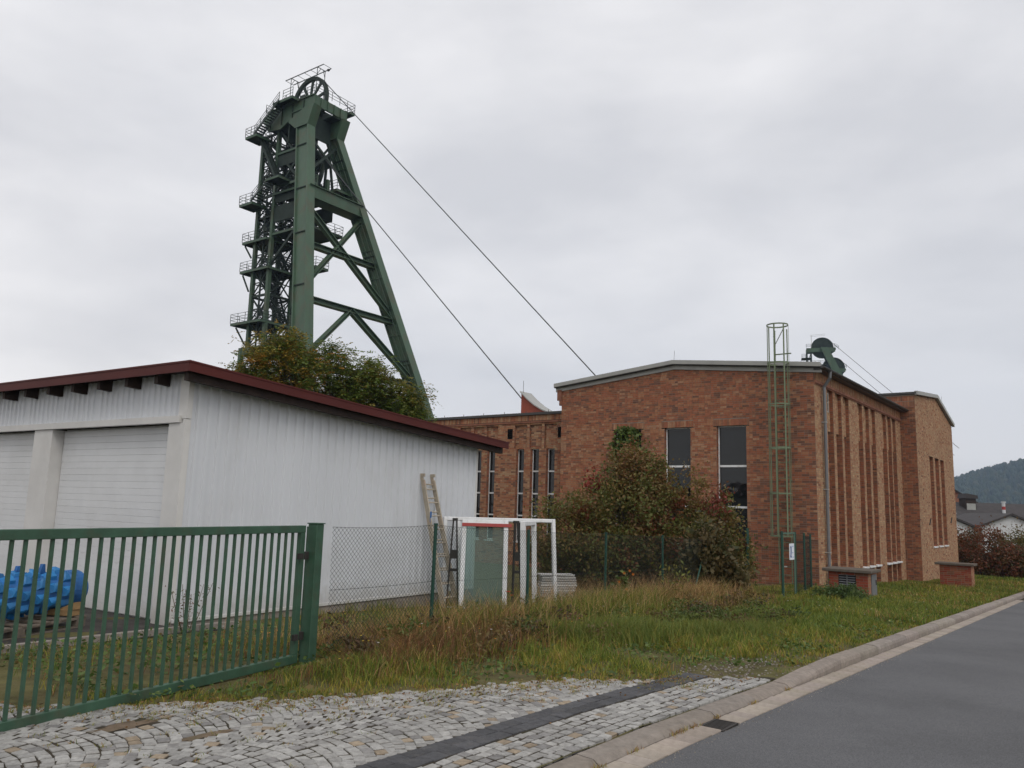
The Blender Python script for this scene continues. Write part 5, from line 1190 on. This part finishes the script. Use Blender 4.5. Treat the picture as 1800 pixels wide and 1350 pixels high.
# hedge shrubs on the right
for (px, Y, h, wd, cols, w_, lab) in ((1722, 50, 3.1, 2.2, [(.15,.050,.030),(.12,.055,.03),(.055,.055,.022)], [3,3,3], 'red-leaved shrub right of the tan block'),
        (1795, 52, 3.0, 2.6, [(.14,.09,.03),(.08,.085,.025),(.13,.055,.03),(.05,.055,.02)], [2,3,1.5,1.5], 'olive and rust shrub at the right edge behind the red one'),
        (1690, 53, 2.4, 1.2, [(.10,.075,.03),(.06,.065,.022)], [1,2], 'low olive shrub squeezed against the end of the tan block'),
        (1850, 50, 2.8, 2.4, [(.12,.09,.03),(.07,.08,.025)], [1,2], 'olive shrub cut by the right edge of the view')):
    p = ray(px, 930, Y); z = Z(p.x, Y)
    shrub('hedge_shrub', (p.x, Y, z), [(0,0,h*.45,wd,wd*.8,h*.48,3),(-wd*.5,-.3,h*.3,wd*.7,wd*.6,h*.33,1.4),(wd*.5,-.3,h*.32,wd*.7,wd*.6,h*.34,1.4),(0.2,0,h*.8,wd*.5,wd*.5,h*.22,.9)], 12000, .13, cols, w_, lab, group='shrubs at the end of the street', clump=.26, nclump=170, stems=16)
for k, (x, y, s_, lab) in enumerate(((9.3, 22.7, 1.0, 'round green weed clump in the lawn before the brick vent box'),)):
    shrub('weed_clump', (x, y, Z(x,y)), [(0,0,.18,.75,.5,.22,2)], 2600, .07, [(.07,.11,.035),(.10,.13,.05),(.05,.085,.03)], [2,1,2], lab, cat='plant', clump=.07, nclump=80, stems=10, trunk_r=.005)
def tall_weed(x, y, h, n, cols, lab, ls=.1, spread=.16, flowers=None):
    o = empty('tall_weed', (x, y, Z(x,y)), 0, label=lab, cat='plant', group='tall weeds along the fence'); rr = random.Random(int(x*100)); b = B(); PP_ = []
    for s in range(n):
        tx, ty = rr.uniform(-spread,spread)*1.6, rr.uniform(-spread,spread); hh = h*rr.uniform(.6,1); b.tube((tx*.2,ty*.2,0),(tx,ty,hh),.006,4,.003)
        for k in range(26): f = rr.uniform(.15,1); PP_.append((tx*(.2+.8*f)+rr.gauss(0,.05), ty*(.2+.8*f)+rr.gauss(0,.05), hh*f))
    b.build('stem', M['bark'], o).color = (1.3,1.5,.8,1); P = np.array(PP_); V, F = leaf_quads(P, ls, elong=2.6); np_mesh('foliage', V, F, np.repeat(palette(len(P), cols, [1]*len(cols)), 4, 0), M['leaf'], o)
    if flowers:
        b = B()
        for k in range(5):
            c = Vector((rr.uniform(-spread,spread), rr.uniform(-.1,0), h*rr.uniform(.5,1.0)))
            for a in range(8): q = c+Vector((math.cos(a*.785)*.03, -.01, math.sin(a*.785)*.03)); b.tube(c, q, .008, 3, .003, col=flowers)
        b.build('flower', M['petal'], o)
tall_weed(2.35, 16.0, .82, 5, [(.11,.14,.04),(.08,.12,.035)], 'pale green leafy weed with orange flowers beside a fence post', .13, flowers=(.6,.2,.03))
tall_weed(3.55, 17.2, 1.05, 9, [(.13,.14,.035),(.17,.15,.04),(.09,.11,.035)], 'feathery yellow-green weed in front of the dark shrub', .08, .3)
tall_weed(5.0, 18.0, .5, 8, [(.14,.13,.04),(.18,.12,.04)], 'low yellowing weed at the right foot of the dark shrub', .10, .35)
tall_weed(-4.0, 10.4, .62, 7, [(.12,.06,.04),(.09,.09,.035)], 'thin reddish weed growing at the shed corner', .035, .3)

# ---- grass
def grass():
    Vs, Cs = [], []
    def blades(t, q, h, wd, col, lean=.35):
        n = len(t); x = t*S37+q*C37; y = t*C37-q*S37
        gx, gy = -3.62+2.16, 5.52-8.62; f = np.clip(((x+2.16)*gx+(y-8.62)*gy)/(gx*gx+gy*gy), 0, 1); gd = np.hypot(x+2.16-f*gx, y-8.62-f*gy); h = np.minimum(h, .035+.30*np.maximum(0, gd-.12))
        z = np.where(t < 6, -0.004+(6-t)*.012, np.where(t < 60, .2-.034*t, .2-.034*60-(t-60)*.006))+.005
        a = RNG.uniform(0, 2*np.pi, n); l = RNG.uniform(.1, 1, n)*lean*h; dx, dy = np.cos(a)*l, np.sin(a)*l
        fa = RNG.uniform(0, 2*np.pi, n); wx, wy = np.cos(fa)*wd/2, np.sin(fa)*wd/2
        base = np.stack([x, y, z], 1); W = np.stack([wx, wy, 0*wx], 1)
        m = base+np.stack([dx*.35, dy*.35, h*.6], 1); tp = base+np.stack([dx, dy, h*(1-.25*RNG.random(n)*lean)], 1)
        Vs.append(np.stack([base-W, base+W, m+W*.75, m-W*.75, tp+W*.12, tp-W*.12], 1)); Cs.append(np.repeat(col[:, None, :], 6, 1))
    edge_t = np.array([e[0] for e in EDGE]); edge_q = np.array([e[1] for e in EDGE])
    def border(t): return np.where(t < 9.2, np.interp(t, edge_t, edge_q), -3.16)
    def clumpy(t, q, f, seed):
        r = np.random.default_rng(seed); s = np.zeros_like(t)
        for k in range(7): a, b_, p = r.uniform(-f, f), r.uniform(-f, f), r.uniform(0, 6.28); s += np.sin(a*t+b_*q+p)
        return s/2.6
    GR = [(.075,.118,.022),(.105,.142,.026),(.050,.086,.020)]; YG = [(.185,.180,.036),(.15,.160,.032)]; BRN_ = [(.175,.118,.050),(.27,.200,.100),(.10,.062,.032)]; RUST = [(.14,.070,.032),(.075,.042,.024)]
    def tuss(n, ncl, t0, t1, q0, q1, sd, pw=1.0):
        ct = t0+(t1-t0)*RNG.random(ncl)**pw; cq = RNG.uniform(q0, q1, ncl); k = RNG.integers(0, ncl, n); sp = RNG.uniform(.5, 1.5, ncl)*sd
        dt, dq = RNG.normal(0, 1, n)*sp[k], RNG.normal(0, 1, n)*sp[k]; return ct[k]+dt, cq[k]+dq, k
    # short turf between fence and cobbles / kerb
    n = 130000; t, q, k = tuss(n, 5200, 3.2, 24, -9.0, -3.2, .075, 1.35); hk = RNG.uniform(.45, 1.7, 5200)[k]; ck = RNG.random(5200)[k]
    keep = (q < border(t)+.10-.16*ck) & (q < -3.17) & ~((q > -8.9) & (t < 3.4)) & ~((q < -7.0) & (t < 8.2))
    bare = ((t-9.4)/1.1)**2+((q+3.7)/.55)**2 < RNG.uniform(.5,1.2,n); keep &= ~bare
    keep &= (clumpy(t, q, 3.4, 12)+RNG.normal(0,.25,n) > -.75)
    t, q, hk, ck = t[keep], q[keep], hk[keep], ck[keep]; n = len(t); cl2 = clumpy(t, q, .8, 2)
    near = np.clip((border(t)-q)/1.1, 0, 1); h = (.036+.085*near)*RNG.uniform(.5, 1.3, n)*hk
    col = np.where((ck+RNG.normal(0,.12,n) < .52+.30*cl2-.30*near)[:, None], palette(n, YG+BRN_[:1], [2,2,1]), palette(n, GR, [2,2,1]))
    blades(t, q, np.clip(h, .015, .3), .0055+.0004*t, col, 1.0)
    # tall dry meadow strip along the fence
    n = 105000; NC = 1500; ct = 5.6+14.8*RNG.random(NC); cq = -7.25-.055*ct+RNG.normal(0, .95, NC)+.5; k = RNG.integers(0, NC, n); sp = RNG.uniform(.05, .20, NC)
    t = ct[k]+RNG.normal(0,1,n)*sp[k]; q = cq[k]+RNG.normal(0,1,n)*sp[k]; hk = RNG.uniform(.4, 1.45, NC)[k]; ck = RNG.random(NC)[k]
    d = np.abs(q-(-6.9-.055*t)); keep = (q < border(t)-.30) & (q > -9.6) & (RNG.random(n) < np.exp(-(d/1.2)**2)+.12); t, q, hk, ck = t[keep], q[keep], hk[keep], ck[keep]; n = len(t); cl2 = clumpy(t, q, .7, 6)
    back = (q < -7.05-.055*t) & (t < 12.5); h = (.17+.24*np.exp(-(np.abs(q+6.7+.055*t)/.8)**2))*RNG.uniform(.4, 1.2, n)*hk*np.where(back, .45, 1.0)
    dry = ck+RNG.normal(0,.12,n) < .46+.34*cl2+.07*(t-10)/5-.25*back
    col = np.where(dry[:, None], palette(n, BRN_+RUST, [2.6,2.0,1.6,1.2,.6]), palette(n, GR+YG, [2,2,2,1,1]))
    blades(t, q, np.clip(h, .06, .8), .005+.0003*t, col, 1.05)
    # seed stalks standing above it
    n = 5200; t = 6+14*RNG.random(n); q = -7.1-.055*t+RNG.normal(0,.6,n); keep = (q < border(t)-.5); t, q = t[keep], q[keep]; n = len(t)
    blades(t, q, RNG.uniform(.35, .78, n)*np.where((q < -7.05-.055*t) & (t < 12), .5, 1), .0045, palette(n, [(.30,.22,.11),(.20,.13,.06),(.33,.25,.14)], [1,1,1]), .6)
    # dark reddish stems round the gate post
    n = 5000; t = RNG.normal(7.3, 1.1, n); q = RNG.normal(-6.6, .36, n); keep = (q < border(t)-.3) & (q > -8.2); t, q = t[keep], q[keep]; n = len(t)
    blades(t, q, RNG.uniform(.12, .42, n), .006, palette(n, [(.085,.045,.026),(.13,.065,.035),(.06,.055,.022),(.17,.11,.05)], [2,2,2,1]), .8)
    # bright green tussocks
    for tc_, qc, rt, rq_, hh, nn in ((10.6,-5.7,.75,.5,.32,3600),(11.9,-5.2,.8,.35,.26,2600),(9.7,-6.2,.5,.35,.28,2500),(12.9,-4.9,.6,.35,.22,2600),(14.5,-5.6,.8,.5,.24,3000)):
        t = RNG.normal(tc_, rt*.6, nn); q = RNG.normal(qc, rq_*.6, nn); k = q < border(t)-.1; blades(t[k], q[k], hh*RNG.uniform(.5,1.2,k.sum()), .008, palette(k.sum(), [(.065,.105,.026),(.09,.125,.030),(.125,.135,.035)], [2,2,1.6]), .8)
    # yard side, behind the fence and behind the gate
    n = 34000; t, q, k = tuss(n, 900, 2.2, 16, -11.6, -7.0, .10); cl = clumpy(t, q, 2.2, 9); keep = (q > -10.15-.13*(t-6)) & (q > np.where(t < 6, -9.3, -20)) & (cl+RNG.normal(0,.5,n) > np.where(t < 7.5, .25, -.15)) & ~((t < 3.3) & (q > -8.3)); t, q = t[keep], q[keep]; n = len(t)
    blades(t, q, RNG.uniform(.03, .16, n)*np.where(t > 9, 1.6, 1.0), .0075, palette(n, GR+YG+BRN_, [2,2,2,1.4,1.4,1,.6,1]), .8)
    # lawn along the hall and down the street
    n = 80000; t = 18+38*RNG.random(n)**1.3; q = -9.4+6.2*RNG.random(n); keep = (q < -3.18); t, q = t[keep], q[keep]; n = len(t); cl = clumpy(t, q, 1.6, 3)
    hallside = (q < -8.2) & (t > 28.8); k = ~hallside; t, q, cl = t[k], q[k], cl[k]; n = len(t)
    cl4 = clumpy(t, q, 3.2, 14); col = np.where((RNG.random(n) < .28+.25*cl4)[:, None], palette(n, YG+BRN_[:2], [2,2,1.2,.8]), palette(n, GR+[(.10,.13,.04)]+RUST[:1], [2,3,2.2,1,.5])); blades(t, q, RNG.uniform(.04, .14, n)*np.clip(1+.55*cl, .3, 2), .012+.0004*t, col, .7)
    # lawn far down and around the hedge
    n = 14000; t = RNG.uniform(52, 95, n); q = RNG.uniform(-14, -3.2, n); blades(t, q, RNG.uniform(.1, .22, n), .06, palette(n, GR, [2,2,1]), .7)
    # tufts growing in cobble joints
    nt_ = 760; tt = RNG.uniform(1.3, 8.2, nt_); qq = np.where(RNG.random(nt_) < .55, border(tt)+np.abs(RNG.normal(0,.32,nt_)), -4.1-RNG.random(nt_)*4.2); k = (qq > border(tt)-.05) & (qq < -3.2); tt, qq = tt[k], qq[k]; 
    ext = RNG.random(len(tt)) < .85; tt, qq = tt[ext], qq[ext]
    t = np.repeat(tt, 16)+RNG.normal(0, .026, len(tt)*16); q = np.repeat(qq, 16)+RNG.normal(0, .020, len(tt)*16); n = len(t)
    blades(t, q, RNG.uniform(.015, .055, n), .005, palette(n, YG+BRN_+GR, [2,2,1.4,1,1,1,1,1]), 1.2)
    # weeds in the gutter at the kerb foot
    tt = np.array([4.95, 6.15, 6.3, 6.5, 6.98, 7.9, 5.5, 8.9]); t = np.repeat(tt, 40)+RNG.normal(0, .05, 320); q = -2.925+np.abs(RNG.normal(0, .018, 320)); 
    V0 = len(Vs); blades(t, q, RNG.uniform(.012, .05, 320), .005, palette(320, YG+BRN_, [1,1,2,1,1]), 1.3); Vs[-1][:, :, 2] += ROAD_DROP+.005
    V = np.concatenate(Vs).reshape(-1, 3); C = np.concatenate(Cs).reshape(-1, 3); n = len(V)//6; i = np.arange(n)[:, None]*6
    F = np.concatenate([i+np.array([0,1,2,3]), i+np.array([3,2,4,5])], 0)
    np_mesh('grass', V, F, C, M['grass'], None, label='green and dry brown grass on the verge and along the fence', cat='grass', kind='stuff')
grass()
# broad-leaved weeds low in the turf and fallen leaves on the paving
def litter():
    n = 22000; t = 3.5+18*RNG.random(n)**1.2; q = RNG.uniform(-9.4, -3.3, n); et = np.array([e[0] for e in EDGE]); eq = np.array([e[1] for e in EDGE]); bd = np.where(t < 9.2, np.interp(t, et, eq), -3.2)
    s_ = np.zeros(n)
    for a, b_, p in ((1.9,2.3,.4),(-2.6,1.4,2.),(3.1,-2.2,1.)): s_ += np.sin(a*t+b_*q+p)
    k = (q < bd-.05) & ((s_ > .2) | (q < -7.4)); t, q = t[k], q[k]; n = len(t); z = np.where(t < 6, -.004+(6-t)*.012, .2-.034*t)
    P = np.stack([t*S37+q*C37, t*C37-q*S37, z+RNG.uniform(.01,.10,n)], 1); D = unit(n); D[:, 2] = np.abs(D[:, 2])*.5; V, F = leaf_quads(P, .05, elong=1.8, D=D)
    C_ = np.repeat(palette(n, [(.07,.12,.03),(.10,.14,.045),(.055,.085,.028),(.13,.10,.04)], [3,2,2,1]), 4, 0)
    nc = 130; ct = 6+13*RNG.random(nc); cq = -6.6-.05*ct+RNG.normal(0,.9,nc); ct[90:] = RNG.normal(13.7,.8,40); cq[90:] = RNG.normal(-5.7,.45,40); kk = np.where(ct < 9.2, np.interp(ct, et, eq), -3.3); g_ = (cq < kk-.6) & (cq > -9.5); ct, cq = ct[g_], cq[g_]; nc = len(ct); hh = RNG.uniform(.12,.42,nc); m_ = nc*130; k = RNG.integers(0, nc, m_)
    t = ct[k]+RNG.normal(0,.11,m_); q = cq[k]+RNG.normal(0,.11,m_); z = np.where(t < 6, -.004+(6-t)*.012, .2-.034*t)+hh[k]*RNG.random(m_)**.7
    V2, F2 = leaf_quads(np.stack([t*S37+q*C37, t*C37-q*S37, z], 1), .055, elong=2.4); cc = palette(nc, [(.05,.075,.022),(.09,.055,.03),(.085,.11,.03),(.13,.10,.045),(.06,.045,.028)], [3,2,3,2,1.5], .15)[k]*RNG.uniform(.7,1.3,(m_,1))
    V = np.concatenate([V, V2]); F = np.arange(len(V)).reshape(-1, 4); C_ = np.concatenate([C_, np.repeat(cc, 4, 0)])
    np_mesh('ground_weeds', V, F, C_, M['leaf'], None, kind='stuff', label='low broad-leaved weeds among the grass', cat='weeds')
    n = 1500; t = RNG.uniform(1.5, 9, n); q = np.interp(t, et, eq)+np.abs(RNG.normal(0, .45, n))-.15; k = q < -3.2; t, q = t[k], q[k]; n = len(t); z = np.where(t < 6, -.004+(6-t)*.012, .2-.034*t)+.034
    P = np.stack([t*S37+q*C37, t*C37-q*S37, z], 1); D = unit(n); D[:, 2] *= .12; V, F = leaf_quads(P, .022, up=0, elong=1.6, D=D)
    np_mesh('leaf_litter', V, F, np.repeat(palette(n, [(.16,.09,.04),(.22,.14,.06),(.10,.06,.035),(.20,.18,.05)], [3,2,2,1]), 4, 0), M['leaf'], None, kind='stuff', label='dry leaf litter along the edge of the cobbles', cat='leaves')
litter()
# small flower heads scattered through the meadow
b = B(); rr = random.Random(21)
def fl(t, q, h, r, c):
    x, y = xy(t, q); p = Vector((x, y, Tt(t)+h)); n = 6; vs = [p]+[p+Vector((math.cos(a)*r, math.sin(a)*r, r*.35)) for a in [i*2*math.pi/n for i in range(n)]]
    b.add(vs, [(0, 1+i, 1+(i+1) % n) for i in range(n)], c); b.tube(p, p-Vector((0,0,h)), .002, 3, col=(.1,.13,.04))
for i in range(150):
    t = rr.uniform(5.5, 15); fl(t, rr.uniform(-8.2,-5.6)-.02*t, rr.uniform(.10,.38), rr.uniform(.008,.016), rr.choice([(.75,.55,.05)]*5+[(.75,.28,.03)]*2+[(.75,.73,.66)]*3))
for i in range(260): t = rr.uniform(17, 40); fl(t, rr.uniform(-8.0,-3.6), rr.uniform(.08,.18), rr.uniform(.012,.02), rr.choice([(.75,.62,.08)]*3+[(.7,.7,.62)]))
fl(9.95, -7.45, .55, .045, (.6,.04,.02)); fl(10.0,-7.42,.5,.035,(.6,.05,.02))
b.build('meadow_flowers', M['petal'], None, kind='stuff', label='scattered small yellow, orange and white flower heads in the grass', cat='flowers')
# mound of earth and gravel spot
b = B(); rr = random.Random(17); n = 18
for (tc_, qc, rt, rq_, hh) in ((13.6, -5.6, 1.3, .7, .12),):
    vs = []; 
    for i in range(n):
        for k in range(n):
            u_, v_ = i/(n-1)*2-1, k/(n-1)*2-1; r = min(1, math.hypot(u_, v_)); x, y = xy(tc_+u_*rt, qc+v_*rq_); vs.append((x, y, Tt(tc_+u_*rt)+hh*(math.cos(r*math.pi)*.5+.5)*rr.uniform(.7,1.2)-.01))
    b.add(vs, [(i*n+k, (i+1)*n+k, (i+1)*n+k+1, i*n+k+1) for i in range(n-1) for k in range(n-1)])
b.build('earth_mound', M['dirt'], None, kind='structure')
b = B()
for i in range(480):
    t, q = rr.gauss(9.6, .7), rr.gauss(-3.75, .3)
    if q > -3.16 or (t < 8.9 and q > -3.6): continue
    x, y = xy(t, q); r = rr.uniform(.006, .022); c = rr.choice([(.20,.175,.15),(.26,.235,.2),(.14,.11,.085),(.32,.3,.27)]); z = Tt(t)+.004; a0 = rr.uniform(0, 3)
    vs = [(x+math.cos(a0+k*1.57)*r*rr.uniform(.7,1.2), y+math.sin(a0+k*1.57)*r*rr.uniform(.7,1.2), z) for k in range(4)]; vs += [(x+(p[0]-x)*.6, y+(p[1]-y)*.6, z+r*.7) for p in vs]
    b.add(vs, [(4,5,6,7)]+[(k,(k+1)%4,4+(k+1)%4,4+k) for k in range(4)], c)
for i in range(420):
    t = rr.uniform(3.5, 16); q = -2.70+abs(rr.gauss(0, .05)); x, y = xy(t, q); r = rr.uniform(.002, .007); c = rr.choice([(.28,.25,.21),(.20,.17,.14),(.36,.33,.3)]); z = Tt(t)+ROAD_DROP+.001; a0 = rr.uniform(0, 3)
    vs = [(x+math.cos(a0+k*1.57)*r, y+math.sin(a0+k*1.57)*r, z) for k in range(4)]; vs += [(x+(p[0]-x)*.6, y+(p[1]-y)*.6, z+r*.7) for p in vs]
    b.add(vs, [(4,5,6,7)]+[(k,(k+1)%4,4+(k+1)%4,4+k) for k in range(4)], c)
b.build('gravel', M['cobble'], None, kind='stuff', label='loose gravel on bare earth behind the kerb', cat='gravel')

# ------------------------------------------------------------------ hill, forest, haze
HD = 1500.0
def hill_z(x, y):
    r = x/max(y, 1.0); f2 = min(1, max(0, (y-1000)/600)); crest = max(0.0, min(88+(r-.56)*400, 240))
    f2 = f2*f2*(3-2*f2)
    if y > 1600: f2 = max(.4, 1-(y-1600)/500)
    return -12+crest*f2+4*math.sin(x*.021+y*.004)*f2
b = B(); xs = np.linspace(300, 3200, 60); ys = np.linspace(950, 2000, 26); n = len(ys)
b.add([(x, y, hill_z(x, y)) for x in xs for y in ys], [(i*n+j, (i+1)*n+j, (i+1)*n+j+1, i*n+j+1) for i in range(len(xs)-1) for j in range(n-1)])
b.build('hill', mat('forest_floor', (.03,.045,.02), .95, .4, .02), None, kind='structure', smooth=True)
Vs, Fs, Cs = [], [], []; rr = random.Random(31); kk = 0
for i in range(12000):
    x = rr.uniform(640, 1500); y = rr.uniform(1040, 1700)
    z = hill_z(x, y); h = rr.uniform(8, 15); r = h*rr.uniform(.2, .36); con = rr.random() < .6; c = rr.choice([(.022,.042,.02),(.03,.05,.022),(.018,.034,.018),(.045,.055,.022)]); m_ = 6
    lv = [(0,r*.9),(.35,r),(1.0,.02)] if con else [(0.05,r*.7),(.5,r*1.15),(.85,r*.7),(1,.05)]
    for f, rad in lv: Vs += [(x+math.cos(a)*rad*rr.uniform(.75,1.2), y+math.sin(a)*rad*rr.uniform(.75,1.2), z+h*f) for a in [2*math.pi*q_/m_ for q_ in range(m_)]]; Cs += [c]*m_
    for l_ in range(len(lv)-1): Fs += [(kk+l_*m_+q_, kk+l_*m_+(q_+1) % m_, kk+(l_+1)*m_+(q_+1) % m_, kk+(l_+1)*m_+q_) for q_ in range(m_)]
    kk += len(lv)*m_
np_mesh('hill_forest', np.array(Vs), np.array(Fs), np.array(Cs), M['leaf'], None, kind='stuff', label='dark wooded hillside far off at the right edge', cat='forest')
hz = B(); hz.box(-300, -60, -16, 3400, 2100, 340)
hm = bpy.data.materials.new('air'); hm.use_nodes = True; N = hm.node_tree.nodes; N.remove(N['Principled BSDF']); pv = N.new('ShaderNodeVolumePrincipled'); pv.inputs['Color'].default_value = (.55,.72,.98,1); pv.inputs['Density'].default_value = 0.00021; pv.inputs['Anisotropy'].default_value = 0.2
hm.node_tree.links.new(pv.outputs[0], N['Material Output'].inputs['Volume'])
USE_HAZE = True
if USE_HAZE: hz.build('haze', hm, None, kind='stuff', label='thin bluish haze that fades the far hill', cat='haze')
